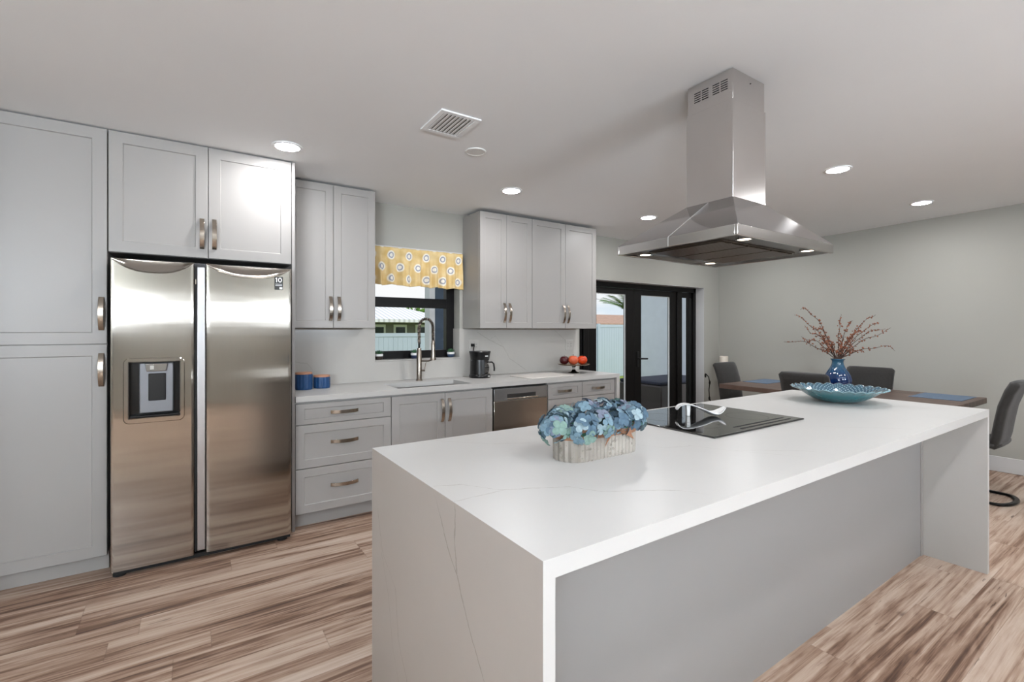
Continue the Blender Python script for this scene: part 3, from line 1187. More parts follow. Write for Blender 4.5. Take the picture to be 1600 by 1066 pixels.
# ------------------------------------------------------------------ range hood
HXa, HXb, HYa, HYb, HZ = 1.724, 2.530, 1.028, 1.650, 1.725
CXa, CXb, CYa, CYb = 2.000, 2.272, 1.214, 1.456
RZ = HZ + .043
CZ = 1.957
t = thing('range_hood', 'stainless steel island range hood hanging over the cooktop', 'range hood', (2.13, 1.33, 2.5))
b = MB()
w_ = .012
b.box(HXa, HXb, HYa, HYa + w_, HZ, RZ)
b.box(HXa, HXb, HYb - w_, HYb, HZ, RZ)
b.box(HXa, HXa + w_, HYa + w_, HYb - w_, HZ, RZ)
b.box(HXb - w_, HXb, HYa + w_, HYb - w_, HZ, RZ)
b.build('rim', M['steel2'], t, bevel=.002)
b = MB()
lo = [(HXa, HYa, RZ), (HXb, HYa, RZ), (HXb, HYb, RZ), (HXa, HYb, RZ)]
hi = [(CXa - .003, CYa - .003, CZ), (CXb + .003, CYa - .003, CZ), (CXb + .003, CYb + .003, CZ), (CXa - .003, CYb + .003, CZ)]
b.rings([lo, hi], True, True)
b.build('canopy', M['steelp'], t, bevel=.002)
b = MB()
ym = 1.348
b.tube([(HXa - .0005, ym, HZ + .001), (HXa - .0005, ym, RZ), (CXa - .0035, 1.335, CZ - .001)], .0009, 6)
b.build('weld_seam', simple('bright_seam', srgb(225, 225, 225), .3, .6, var=.01), t)
b = MB()
b.box(CXa, CXb, CYa, CYb, CZ, 2.40)
lowc = b.build('lower_chimney', M['steel2'], t, bevel=.0015)
b = MB()
b.box(CXa + .005, CXb - .004, CYa + .004, CYb - .004, 2.40, 2.538)
upc = b.build('upper_chimney', M['steel2'], t, bevel=.0015)
mslot = simple('slot_dark', srgb(22, 22, 26), .5, var=.05)
for (ya, yb_) in ((1.243, 1.277), (1.284, 1.318), (1.340, 1.374), (1.381, 1.415)):
    b = MB()
    for i in range(5):
        z = 2.452 + i * .0105
        b.box(CXa + .0042, CXa + .0056, ya, yb_, z, z + .0040)
    b.build('vent_grille', mslot, upc)
b = MB()
b.lathe([(.003, -.001), (.003, .001)], 0, 0, 10)
bmesh.ops.rotate(b.bm, verts=b.bm.verts, cent=(0, 0, 0), matrix=Matrix.Rotation(PI / 2, 3, 'X'))
bmesh.ops.translate(b.bm, verts=b.bm.verts, vec=(2.148, CYa + .003, 2.505))
b.build('screw', M['gap'], upc)
b = MB()
b.box(HXa + w_, HXb - w_, HYa + w_, HYb - w_, HZ + .012, HZ + .02)
b.build('underside_plate', simple('underside_steel', srgb(112, 108, 104), .22, 1.0, var=.05), t)
fx0, fx1 = HXa + .10, HXb - .10
for i in range(3):
    xa = fx0 + (fx1 - fx0) * i / 3 + .003
    xb = fx0 + (fx1 - fx0) * (i + 1) / 3 - .003
    b = MB()
    ya, yb_ = HYa + .125, HYb - .11
    b.box(xa, xb, ya, yb_, HZ + .009, HZ + .012)
    nsl = 11
    for k_ in range(nsl):
        xx = xa + .012 + (xb - xa - .024) * k_ / (nsl - 1)
        b.box(xx - .006, xx + .006, ya + .012, yb_ - .012, HZ + .003, HZ + .0092)
    b.build('baffle_filter', M['filter'], t, bevel=.001)
for (x, y) in ((1.88, 1.092), (2.40, 1.085), (1.86, 1.590), (2.40, 1.592)):
    b = MB()
    b.lathe([(.034, HZ + .012), (.034, HZ + .006), (.027, HZ + .006), (.026, HZ + .010)], x, y, 24, True, False)
    o = b.build('lamp_ring', M['steelp'], t, smooth=True)
    b = MB()
    b.lathe([(.026, HZ + .0085), (.0005, HZ + .0085)], x, y, 24, False, True)
    b.build('lamp_lens', M['hoodlamp'], o)

# ------------------------------------------------------------------ ceiling fittings
LPOS = [(.481, 3.229, 'recessed ceiling light above the over-fridge cabinet, large in view'), (2.156, 3.232, 'recessed ceiling light above the sink, nearest the round speaker'),
        (3.824, 3.232, 'recessed ceiling light in front of the patio door, left of the range hood'),
        (3.911, 1.562, 'recessed ceiling light nearest the range hood, on its right'), (5.579, 1.541, 'recessed ceiling light above the dining table'),
        (5.5, 3.232, 'recessed ceiling light above the far end of the dining table'),
        (2.9, -.13, None), (4.6, -.13, None), (1.2, -.13, None), (-.8, -.13, None),
        (1.2, -1.8, None), (2.9, -1.8, None), (4.6, -1.8, None), (.0, -1.8, None)]
for i, (x, y, lab) in enumerate(LPOS):
    z = zc(y)
    t = thing('recessed_light', lab or 'recessed ceiling light behind the viewer', 'light', (x, y, z), 0, 'recessed ceiling lights')
    b = MB()
    b.lathe([(.088, z + .004), (.088, z - .003), (.084, z - .006), (.070, z - .006), (.068, z - .001)], x, y, 32, False, False)
    b.build('trim_ring', M['ceiling'], t, smooth=True)
    b = MB()
    b.lathe([(.069, z - .0025), (.0005, z - .0025)], x, y, 32, False, True)
    b.build('diffuser', M['lamp'], t)

t = thing('ceiling_vent', 'white slatted air vent grille in the ceiling', 'vent', (1.196, 2.41, zc(2.41)))
vx0, vx1, vy0, vy1 = 1.075, 1.316, 2.268, 2.55
zt_ = lambda y: zc(y)
b = MB()
fr_ = .028
z = zc(2.41) - .001
def slab(b, x0, x1, y0, y1, h):
    b.hexa([(x0, y0, zc(y0) - h), (x1, y0, zc(y0) - h), (x0, y1, zc(y1) - h), (x1, y1, zc(y1) - h), (x0, y0, zc(y0)), (x1, y0, zc(y0)), (x0, y1, zc(y1)), (x1, y1, zc(y1))])
slab(b, vx0, vx1, vy0, vy0 + fr_, .008)
slab(b, vx0, vx1, vy1 - fr_, vy1, .008)
slab(b, vx0, vx0 + fr_, vy0 + fr_, vy1 - fr_, .008)
slab(b, vx1 - fr_, vx1, vy0 + fr_, vy1 - fr_, .008)
b.build('frame', M['ceiling'], t, bevel=.002)
b = MB()
slab(b, vx0 + fr_, vx1 - fr_, vy0 + fr_, vy1 - fr_, .0006)
b.build('duct_opening', simple('duct_dark', srgb(128, 126, 120), .8, var=.05), t)
b = MB()
ns = 8
for i in range(ns):
    xx = vx0 + fr_ + (vx1 - vx0 - 2 * fr_) * (i + .5) / ns
    ya, yb_ = vy0 + fr_, vy1 - fr_
    h = .0095
    b.hexa([(xx - h - .002, ya, zc(ya) - .0085), (xx - h + .001, ya, zc(ya) - .0095), (xx - h - .002, yb_, zc(yb_) - .0085), (xx - h + .001, yb_, zc(yb_) - .0095),
            (xx + h - .001, ya, zc(ya) - .0015), (xx + h + .002, ya, zc(ya) - .0025), (xx + h - .001, yb_, zc(yb_) - .0015), (xx + h + .002, yb_, zc(yb_) - .0025)])
b.build('louvers', M['ceiling'], t)

b = MB()
z = zc(2.678)
b.lathe([(.068, z + .004), (.068, z - .003), (.064, z - .006), (.058, z - .006), (.057, z - .004), (.0005, z - .005)], 1.509, 2.678, 36, False, True)
tag(b.build('ceiling_speaker', simple('speaker_grille', srgb(232, 232, 230), .7, var=.02, vscale=300), smooth=True), 'round flat pale grey cover in the ceiling beside the vent', 'speaker')

# ------------------------------------------------------------------ things on the kitchen worktop
M['navy'] = simple('navy_ceramic', srgb(30, 68, 112), .35, var=.12, vscale=25)
M['wood'] = simple('light_wood_lid', srgb(178, 128, 100), .5, var=.12, vscale=30)


def canister(x, y, r, h, lab):
    t = thing('canister', lab, 'canister', (x, y, CT1), 0, 'blue canisters on the worktop')
    b = MB()
    def bump_(a, rr, z, k_):
        q = .0022 * math.sin(a * 14 + (1 if k_ % 2 else -1) * .5) if 2 <= k_ <= 9 else 0
        return rr + q, z
    pr = [(r * .94, CT1), (r, CT1 + .006)] + [(r, CT1 + .006 + (h - .012) * i / 8) for i in range(1, 9)] + [(r * .98, CT1 + h)]
    b.lathe(pr, x, y, 84, fn=bump_)
    b.build('jar', M['navy'], t, smooth=True)
    b = MB()
    b.lathe([(r * .96, CT1 + h), (r * .99, CT1 + h + .002), (r * .99, CT1 + h + .011), (r * .96, CT1 + h + .014)], x, y, 40)
    b.build('lid', M['wood'], t, smooth=True)


canister(.690, 3.87, .061, .116, 'taller navy canister with a wooden lid, nearest the refrigerator')
canister(.826, 3.90, .060, .086, 'shorter navy canister with a wooden lid, farther from the refrigerator')

# coffee maker
CMX, CMY = 2.258, 3.925
t = thing('coffee_maker', 'black drip coffee maker with a glass carafe', 'coffee maker', (CMX, CMY, CT1))
b = MB()
b.lathe([(.098, CT1), (.102, CT1 + .006), (.102, CT1 + .026), (.094, CT1 + .036)], CMX, CMY, 32)
b.build('base', M['blackpl'], t, smooth=True)
b = MB()
def arc_(r, a0, a1, z, n=14):
    return [(CMX + r * math.cos(a0 + (a1 - a0) * i / n), CMY + r * math.sin(a0 + (a1 - a0) * i / n), z) for i in range(n + 1)]
for z in (0,):
    rs = []
    for zz, rr in ((CT1 + .034, .096), (CT1 + .10, .094), (CT1 + .17, .092)):
        o_ = arc_(rr, math.radians(50), math.radians(268), zz)
        i_ = list(reversed(arc_(rr - .035, math.radians(50), math.radians(268), zz)))
        rs.append(o_ + i_)
    b.rings(rs)
b.build('water_tank', M['blackpl'], t, smooth=True)
b = MB()
b.lathe([(.080, CT1 + .158), (.090, CT1 + .168), (.096, CT1 + .215), (.101, CT1 + .236), (.104, CT1 + .244), (.100, CT1 + .250), (.02, CT1 + .253)], CMX, CMY, 36)
b.build('brew_basket', M['blackpl'], t, smooth=True)
b = MB()
qd = Vector((.18, -.98, 0)).normalized()
qc = Vector((CMX, CMY, CT1 + .206)) + qd * .096
sd = Vector((-qd.y, qd.x, 0))
for k_ in (-.012, .0, .012):
    c_ = qc + sd * k_
    b.hexa([c_ + sd * -.0042 + Vector((0, 0, -.005)), c_ + sd * .0042 + Vector((0, 0, -.005)), c_ + sd * -.0042 + qd * .003 + Vector((0, 0, -.005)), c_ + sd * .0042 + qd * .003 + Vector((0, 0, -.005)),
            c_ + sd * -.0042 + Vector((0, 0, .005)), c_ + sd * .0042 + Vector((0, 0, .005)), c_ + sd * -.0042 + qd * .003 + Vector((0, 0, .005)), c_ + sd * .0042 + qd * .003 + Vector((0, 0, .005))])
b.build('badge', white_ink, t)
car = MB()
ccx, ccy = CMX + .012, CMY - .018
car.lathe([(.052, CT1 + .038), (.066, CT1 + .050), (.071, CT1 + .080), (.066, CT1 + .118), (.054, CT1 + .142), (.050, CT1 + .150)], ccx, ccy, 32, True, False)
mglass = simple('carafe_glass', (.16, .15, .14, 1), .03, trans=.75, ior=1.3, var=.0, coat=.5)
co = car.build('carafe', mglass, t, smooth=True)
b = MB()
b.lathe([(.052, CT1 + .146), (.054, CT1 + .150), (.052, CT1 + .157), (.02, CT1 + .158)], ccx, ccy, 28)
b.lathe([(.0725, CT1 + .094), (.0715, CT1 + .102)], ccx, ccy, 28, False, False)
b.build('carafe_collar', M['blackpl'], co, smooth=True)
b = MB()
hd = Vector((.86, -.5, 0)).normalized()
P0 = Vector((ccx, ccy, 0))
b.tube([P0 + hd * .05 + Vector((0, 0, CT1 + .147)), P0 + hd * .095 + Vector((0, 0, CT1 + .146)), P0 + hd * .112 + Vector((0, 0, CT1 + .130)), P0 + hd * .118 + Vector((0, 0, CT1 + .085)), P0 + hd * .117 + Vector((0, 0, CT1 + .062))], .010, 8, flat=(1.2, .8))
b.build('carafe_handle', M['blackpl'], co, smooth=True)
b = MB()
b.box(CMX + .030, CMX + .052, CMY - .104, CMY - .094, CT1 + .012, CT1 + .022)
b.build('switch', M['plate'], t, bevel=.002)
b = MB()
b.tube([(CMX + .0, CMY + .094, CT1 + .12), (CMX + .0, CMY + .12, CT1 + .17), (CMX + .02, 4.085, CT1 + .27), (CMX + .028, 4.082, CT1 + .295), (CMX + .020, 4.085, CT1 + .305)], .005, 8)
b.box(CMX - .0, CMX + .026, 4.072, 4.104, CT1 + .29, CT1 + .316)
b.build('power_cord', M['rubber'], t, smooth=True)

# wall outlets
for (x0, x1, z0, z1, lab) in ((2.236, 2.351, 1.150, 1.262, 'white double outlet plate behind the coffee maker'), (3.47, 3.585, 1.135, 1.250, 'white outlet plate on the backsplash above the fruit stand')):
    t = thing('wall_outlet', lab, 'outlet', ((x0 + x1) / 2, BK - .018, (z0 + z1) / 2))
    yq = BK - .018
    b = MB()
    b.box(x0, x1, yq - .006, yq, z0, z1)
    b.build('cover_plate', M['plate'], t, bevel=.002)
    for k_ in (-.023, .023):
        xm = (x0 + x1) / 2 + k_
        b = MB()
        b.box(xm - .016, xm + .016, yq - .0085, yq - .006, z0 + .022, z1 - .022)
        so = b.build('socket', M['plate'], t, bevel=.001)
        b = MB()
        for zz in (.38, .62):
            zq = z0 + (z1 - z0) * zz
            b.box(xm - .007, xm - .005, yq - .0092, yq - .0085, zq - .005, zq + .005)
            b.box(xm + .005, xm + .007, yq - .0092, yq - .0085, zq - .005, zq + .005)
        b.build('slots', M['gap'], so)

# cutting board
b = MB()
pts = [(2.50, 3.60), (2.50, 3.745), (2.62, 3.80), (3.10, 3.90), (3.24, 3.88), (3.10, 3.66), (2.68, 3.49)]
poly = [(2.532, 3.50), (2.60, 3.478), (3.10, 3.62), (3.22, 3.80), (3.10, 3.93), (2.60, 3.80), (2.50, 3.74)]
rs = [[(x, y, z) for x, y in poly] for z in (CT1, CT1 + .012)]
# a rectangular board turned slightly on the counter
a = math.radians(4)
cx, cy = 2.83, 3.70
ca, sa = math.cos(a), math.sin(a)
rect = [(-.275, -.165), (.275, -.165), (.275, .165), (-.275, .165)]
rs = [[(cx + ca * x - sa * y, cy + sa * x + ca * y, z) for x, y in rect] for z in (CT1, CT1 + .009)]
b.rings(rs)
tag(b.build('cutting_board', simple('board_white', srgb(208, 203, 197), .35, var=.01), bevel=.004), 'white flat cutting board lying on the worktop above the dishwasher', 'cutting board')

# fruit stand
FSX, FSY = 3.325, 3.80
mcl = simple('clear_glass', (.92, .93, .92, 1), .03, trans=1.0, ior=1.4, var=0)
t = thing('fruit_stand', 'glass pedestal fruit stand on the worktop near the patio door', 'fruit stand', (FSX, FSY, CT1))
b = MB()
b.lathe([(.060, CT1), (.058, CT1 + .004), (.030, CT1 + .014), (.015, CT1 + .034), (.016, CT1 + .06), (.030, CT1 + .078)], FSX, FSY, 28)
b.build('pedestal', mcl, t, smooth=True)
b = MB()
b.lathe([(.030, CT1 + .078), (.15, CT1 + .083), (.168, CT1 + .090), (.172, CT1 + .096), (.167, CT1 + .097), (.148, CT1 + .090), (.002, CT1 + .087)], FSX, FSY, 40, False, True)
b.build('plate', simple('amber_glass', srgb(150, 120, 92), .08, trans=.55, var=.05), t, smooth=True)
ux2, uy2 = .831, -.556
for (u, v, r, c, lab) in ((-.100, -.01, .050, srgb(70, 20, 24), 'dark red fruit at the left end of the glass stand'),
                          (-.008, -.035, .054, srgb(206, 96, 64), 'pinkish orange fruit in the middle of the glass stand'),
                          (.088, -.01, .053, srgb(196, 62, 24), 'deep orange-red fruit at the right end of the glass stand'),
                          (.0, .075, .052, srgb(200, 150, 70), 'yellowish fruit mostly hidden behind the others on the glass stand')):
    x = FSX + ux2 * u + .556 * v
    y = FSY + uy2 * u + .831 * v
    z = CT1 + .088 + r * .92
    t = thing('fruit', lab, 'fruit', (x, y, CT1 + .09), 0, 'fruit on the glass stand')
    b = MB()
    prf = []
    for i in range(1, 18):
        th_ = PI * i / 18
        rr = r * math.sin(th_) * (1 + .04 * math.cos(th_))
        zz = z - r * .92 * math.cos(th_) - (.008 * max(0, math.cos(PI - th_)) ** 8)
        prf.append((rr, zz))
    b.lathe(prf, x, y, 26)
    b.build('flesh', simple('fruit_skin', c, .3, var=.18, vscale=22), t, smooth=True)
    b = MB()
    b.tube([(x, y, z + r * .84), (x + .004, y, z + r * 1.0)], .0022, 6)
    b.build('stem', simple('fruit_stem', srgb(70, 52, 30), .7, var=.1), t)

# small potted succulents on the window sill
M['succ'] = simple('succulent_leaf', srgb(64, 104, 72), .45, var=.25, vscale=60)
for (x, c2, lab) in ((1.372, srgb(58, 50, 46), 'small dark potted succulent at the cabinet end of the window sill'),
                     (1.712, srgb(44, 54, 82), 'small potted succulent behind the faucet on the window sill'),
                     (2.085, srgb(54, 72, 96), 'small potted succulent in a two-tone pot at the right end of the window sill')):
    zb = WZ0 + .008
    y = 4.192
    t = thing('potted_succulent', lab, 'plant', (x, y, zb), 0, 'succulents on the window sill')
    b = MB()
    b.lathe([(.024, zb), (.034, zb + .010), (.037, zb + .030)], x, y, 24)
    b.build('pot_base', simple('pot_glaze', c2, .3, var=.05), t, smooth=True)
    b = MB()
    b.lathe([(.037, zb + .030), (.038, zb + .050), (.034, zb + .051), (.032, zb + .044)], x, y, 24, False, True)
    b.build('pot_rim', M['ceramic'], t, smooth=True)
    b = MB()
    for i in range(22):
        a = i * 2.4
        el = .35 + 1.15 * (i / 22)
        L = .052 - .014 * (i / 22)
        d_ = Vector((math.cos(a) * math.cos(el), math.sin(a) * math.cos(el), math.sin(el)))
        p = Vector((x, y, zb + .046))
        b.tube([p, p + d_ * L * .5, p + d_ * L], [.004, .006, .0008], 6, flat=(1.3, .6))
    b.build('leaves', M['succ'], t, smooth=True)

# ------------------------------------------------------------------ window valance
def valance_mat():
    m, nt, b = new_mat('yellow_medallion_cloth')
    pos = nt.n('ShaderNodeTexCoord').outputs['UV']
    s = nt.xyz(pos)
    # u along the cloth in metres, v height in metres
    DXm, DZm = .196, .205
    col_ = nt.math('DIVIDE', s[0], DXm / 2)
    ci = nt.math('FLOOR', col_)
    odd = nt.math('MODULO', ci, 2.0)
    vz = nt.math('ADD', nt.math('DIVIDE', nt.math('ADD', s[1], .035), DZm), nt.math('MULTIPLY', odd, .5))
    fx_ = nt.math('MULTIPLY', nt.math('SUBTRACT', nt.math('FRACT', col_), .5), DXm / 2)
    fz_ = nt.math('MULTIPLY', nt.math('SUBTRACT', nt.math('FRACT', vz), .5), DZm)
    r = nt.math('SQRT', nt.math('ADD', nt.math('MULTIPLY', fx_, fx_), nt.math('MULTIPLY', fz_, fz_)))
    nz = nt.noise(pos, 12, 3)
    yel = nt.ramp(nz, [(.3, srgb(214, 182, 116)[:3]), (.7, srgb(228, 205, 154)[:3])])
    c = nt.mix(nt.math('SUBTRACT', 1.0, nt.step(r, .034, .046)), yel, srgb(240, 236, 226))
    ring = nt.math('MULTIPLY', nt.step(r, .0150, .0180), nt.math('SUBTRACT', 1.0, nt.step(r, .0260, .0290)))
    c = nt.mix(nt.math('MULTIPLY', ring, .85), c, srgb(134, 140, 162))
    nt.set(b.inputs['Base Color'], c)
    b.inputs['Roughness'].default_value = .85
    b.inputs['Sheen Weight'].default_value = .2
    return m


t = thing('window_valance', 'yellow patterned valance curtain across the top of the kitchen window', 'curtain', (1.73, 4.10, 2.09))
b = MB()
NX = 150
x0, x1 = 1.235, 2.150
zs = [2.092, 2.080, 2.062, 2.036, 2.030, 2.00, 1.95, 1.90, 1.85, 1.80, 1.762, 1.755]
uvl = b.bm.loops.layers.uv.new('UVMap')
rows = []
for j, z in enumerate(zs):
    row = []
    for i in range(NX + 1):
        s_ = i / NX
        x = x0 + (x1 - x0) * s_
        drop = (2.03 - z) / .28
        ph = s_ * 2 * PI * 9 + 1.7 * math.sin(s_ * 9)
        amp = .004 if z > 2.03 else .004 + .020 * max(0, min(1, drop * 1.4))
        y = 4.090 - .014 - amp * (math.sin(ph) + .35 * math.sin(2.3 * ph + 1))
        if 2.036 <= z <= 2.085:
            y -= .006
        zz = z
        if j >= len(zs) - 2:
            zz = z + .006 * math.sin(ph * .5) + .012 * (s_ - .5) * -1
        row.append(b.bm.verts.new((x, y, zz)))
    rows.append(row)
for j in range(len(zs) - 1):
    for i in range(NX):
        f = b.bm.faces.new([rows[j][i], rows[j][i + 1], rows[j + 1][i + 1], rows[j + 1][i]])
        for lp, (ii, jj) in zip(f.loops, ((i, j), (i + 1, j), (i + 1, j + 1), (i, j + 1))):
            lp[uvl].uv = ((x1 - x0) * 1.18 * ii / NX, zs[jj] - 1.75)
cl = b.build('cloth', valance_mat(), t, smooth=True, angle=180)
md = cl.modifiers.new('thick', 'SOLIDIFY')
md.thickness = .0015
b = MB()
b.box(1.232, 2.152, 4.090, 4.128, 2.094, 2.104)
b.build('mounting_rail', M['trimw'], t, bevel=.002)
for k_ in (0, 1):
    x = 1.239 if k_ == 0 else 2.146
    b = MB()
    b.box(x - .006, x + .006, 4.088, 4.128, 2.03, 2.07)
    b.build('rod_bracket', M['trimw'], t)
b = MB()
b.tube([(1.239, 4.092, 2.055), (2.146, 4.092, 2.055)], .006, 10)
b.build('curtain_rod', M['trimw'], t)

# ------------------------------------------------------------------ planter with hydrangeas
PX, PY = 1.200, 1.255
HL, PR = .106, .068


def stadium(hl, r, z, n=20):
    out = []
    for i in range(n + 1):
        a = -PI / 2 + PI * i / n
        out.append((PX + hl + r * math.cos(a), PY + r * math.sin(a), z))
    for k_ in range(1, 24):
        out.append((PX + hl - 2 * hl * k_ / 24, PY + r, z))
    for i in range(n + 1):
        a = PI / 2 + PI * i / n
        out.append((PX - hl + r * math.cos(a), PY + r * math.sin(a), z))
    for k_ in range(1, 24):
        out.append((PX - hl + 2 * hl * k_ / 24, PY - r, z))
    return out


def tin_mat():
    m, nt, b = new_mat('weathered_white_tin')
    tc = nt.n('ShaderNodeTexCoord').outputs['Object']
    n1 = nt.noise(tc, 34, 5, .65)
    n2 = nt.noise(tc, 9, 3, .6)
    c = nt.ramp(n2, [(.3, srgb(136, 129, 121)[:3]), (.7, srgb(174, 168, 160)[:3])])
    c = nt.mix(nt.step(n1, .54, .68), c, srgb(112, 106, 98))
    c = nt.mix(nt.step(n1, .68, .74), c, srgb(112, 78, 62))
    nt.set(b.inputs['Base Color'], c)
    b.inputs['Roughness'].default_value = .5
    b.inputs['Metallic'].default_value = .25
    return m


t = thing('planter', 'oval ribbed whitewashed tin planter on the near end of the island', 'planter', (PX, PY, IZ))
b = MB()
PT = IZ + .108
ribs = []
for (z, dr) in ((IZ, -.001), (IZ + .003, .0), (IZ + .012, .0), (PT - .006, .001), (PT, .002), (PT, -.003), (PT - .02, -.004)):
    base = stadium(HL, PR + dr, z)
    ring = []
    for i, p in enumerate(base):
        v = Vector(p)
        c_ = Vector((max(PX - HL, min(PX + HL, v.x)), PY, v.z))
        nrm = (v - c_).normalized()
        ring.append(v + nrm * (.0018 if i % 2 else -.0018))
    ribs.append(ring)
b.rings(ribs, True, True)
b.build('tin_body', tin_mat(), t, smooth=True, angle=25)
mbur = simple('burlap', srgb(148, 108, 84), .95, bump=.8, bscale=500, var=.22, vscale=160)
b = MB()
b.rings([stadium(HL, PR + .0035, z) for z in (PT - .034, PT - .03, PT - .002, PT + .004)] + [stadium(HL, PR + .001, PT + .004)], False, False)
b.build('burlap_band', mbur, t, smooth=True)
b = MB()
yb0 = PY - PR - .006
kx, kz = PX + .028, PT - .010
def strip(pts, w0, w1):
    n_ = len(pts) - 1
    b.ribbon(pts, [w0 + (w1 - w0) * i / n_ for i in range(n_ + 1)], .002, (0, .25, 1))
for sgn in (-1, 1):
    b.ribbon([(kx, yb0, kz), (kx + sgn * .022, yb0 - .012, kz + .006), (kx + sgn * .050, yb0 - .014, kz + .010), (kx + sgn * .058, yb0 - .006, kz + .008), (kx + sgn * .04, yb0 + .002, kz + .002), (kx, yb0, kz)], [.008, .022, .028, .026, .02, .008], .0016, (0, .2, 1))
b.ribbon([(kx, yb0 - .003, kz), (kx - .022, yb0 - .006, kz - .012), (kx - .040, yb0 - .006, kz - .028), (kx - .052, yb0 - .004, kz - .044)], [.010, .018, .024, .030], .0016, (.5, .1, .8))
b.ribbon([(kx, yb0 - .003, kz), (kx + .03, yb0 - .006, kz - .012), (kx + .058, yb0 - .006, kz - .024), (kx + .078, yb0 - .004, kz - .032)], [.010, .018, .024, .030], .0016, (-.4, .1, .8))
b.sphere((kx, yb0 - .004, kz), .009, 10, 6, (1, .7, 1))
b.build('burlap_bow', mbur, t, smooth=True)


pm = [simple('petal_' + n_, c_, .75, var=.16, vscale=90) for n_, c_ in (('slate', srgb(76, 100, 118)), ('steel', srgb(106, 132, 146)), ('pale', srgb(140, 160, 168)), ('lavender', srgb(112, 120, 138)), ('mint', srgb(112, 138, 130)))]
mleaf = simple('hydrangea_leaf', srgb(70, 122, 100), .6, var=.25, vscale=40)


def petal(b, c, nrm, tdir, L, W):
    """rounded cupped petal from c outwards along tdir, facing nrm"""
    s_ = nrm.cross(tdir).normalized()
    rows = []
    for (u, wf, lift) in ((0, .18, 0), (.3, .72, .05), (.65, 1.0, .02), (.9, .72, -.10), (1.0, .25, -.18)):
        p = c + tdir * (L * u) + nrm * (lift * L)
        rows.append([b.bm.verts.new(p - s_ * W * wf / 2 + nrm * W * .10), b.bm.verts.new(p), b.bm.verts.new(p + s_ * W * wf / 2 + nrm * W * .10)])
    for r0, r1 in zip(rows, rows[1:]):
        for i in range(2):
            b.face([r0[i], r0[i + 1], r1[i + 1], r1[i]])


def hydrangea(cx, cy, cz, R, nfl):
    t = thing('hydrangea_head', 'pale blue-green hydrangea head packed in the tin planter', 'flower', (cx, cy, PT - .02), 0, 'hydrangea heads in the tin planter')
    b = MB()
    for i in range(nfl):
        k_ = (i + .5) / nfl
        ph = math.acos(1 - 1.72 * k_)
        th_ = i * 2.39996 + random.uniform(-.2, .2)
        n_ = Vector((math.sin(ph) * math.cos(th_), math.sin(ph) * math.sin(th_), math.cos(ph)))
        n_ = (n_ + Vector((random.uniform(-.45, .45), random.uniform(-.45, .45), random.uniform(-.25, .35)))).normalized()
        c = Vector((cx, cy, cz)) + n_ * R * random.uniform(.72, 1.04)
        a = n_.orthogonal().normalized()
        bb = n_.cross(a)
        ro = random.uniform(0, PI)
        L = random.uniform(.020, .028)
        b.mi = random.choices(range(5), (26, 34, 20, 11, 8))[0]
        for q in range(4):
            aa = ro + q * PI / 2
            d_ = (a * math.cos(aa) + bb * math.sin(aa) + n_ * random.uniform(.05, .4)).normalized()
            nn = (n_ - d_ * n_.dot(d_)).normalized()
            petal(b, c, nn, d_, L, L * .95)
    b.build('petals', pm, t, smooth=True, angle=180)
    b = MB()
    b.tube([(cx * .4 + PX * .6, cy * .4 + PY * .6, PT - .045), (cx, cy, cz)], .005, 6)
    for i in range(5):
        a = i * 1.26 + cx * 20
        d_ = Vector((math.cos(a), math.sin(a), .1)).normalized()
        petal(b, Vector((cx, cy, cz - R * .3)), Vector((0, 0, 1)), d_, R * 1.0, .035)
    b.build('stem_and_leaves', mleaf, t, smooth=True, angle=180)
    return t


HEADS = [(-.185, -.01, .030, .062), (-.115, .045, .045, .060), (-.105, -.060, .026, .060), (-.03, -.068, .036, .058), (-.02, .035, .052, .062), (.055, -.060, .034, .058), (.07, .035, .050, .062), (.135, -.045, .034, .060), (.150, .035, .044, .060), (.195, -.005, .030, .060)]
for (x, y, z, R) in HEADS:
    hydrangea(PX - .006 + x, PY + y * .85, PT - .024 + z, R * .84, 30)

# ------------------------------------------------------------------ scalloped glass bowl
BX, BY = 3.335, 1.330
t = None
mb_, nb_, bb_ = new_mat('teal_pressed_glass')
tcb = nb_.n('ShaderNodeTexCoord').outputs['Object']
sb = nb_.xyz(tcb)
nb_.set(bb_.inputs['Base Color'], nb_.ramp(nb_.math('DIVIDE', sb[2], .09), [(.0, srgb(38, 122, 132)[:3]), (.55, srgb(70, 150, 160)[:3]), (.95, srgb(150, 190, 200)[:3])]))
bb_.inputs['Roughness'].default_value = .12
bb_.inputs['Transmission Weight'].default_value = .35
bb_.inputs['Coat Weight'].default_value = .6
bowl = thing('glass_bowl', 'large teal pressed glass bowl with a scalloped rim on the far end of the island', 'bowl', (BX, BY, IZ))
b = MB()
NS = 26
def scal(a, r, z, k_):
    q = r / .25
    wob = abs(math.sin(a * NS / 2)) if q > .9 else .5
    dimple = .0035 * math.sin(a * NS + (k_ % 2) * PI) * min(1, max(0, q - .3) * 2) if k_ < 9 or k_ > 11 else 0
    return r + dimple + (.012 * (wob - .5) if q > .9 else 0), z + (.010 * (wob - .5) if q > .9 else 0)
outer = [(.085, .0), (.105, .004), (.135, .016), (.165, .034), (.190, .052), (.212, .067), (.232, .077), (.243, .081), (.252, .084)]
inner = [(.246, .087), (.236, .084), (.205, .071), (.18, .056), (.15, .036), (.12, .020), (.08, .012), (.002, .010)]
mi_, ni_, bi_ = new_mat('bowl_inside_glass')
tci = ni_.n('ShaderNodeTexCoord').outputs['Object']
si = ni_.xyz(tci)
ang = ni_.math('ARCTAN2', si[1], si[0])
rad = ni_.math('SQRT', ni_.math('ADD', ni_.math('MULTIPLY', si[0], si[0]), ni_.math('MULTIPLY', si[1], si[1])))
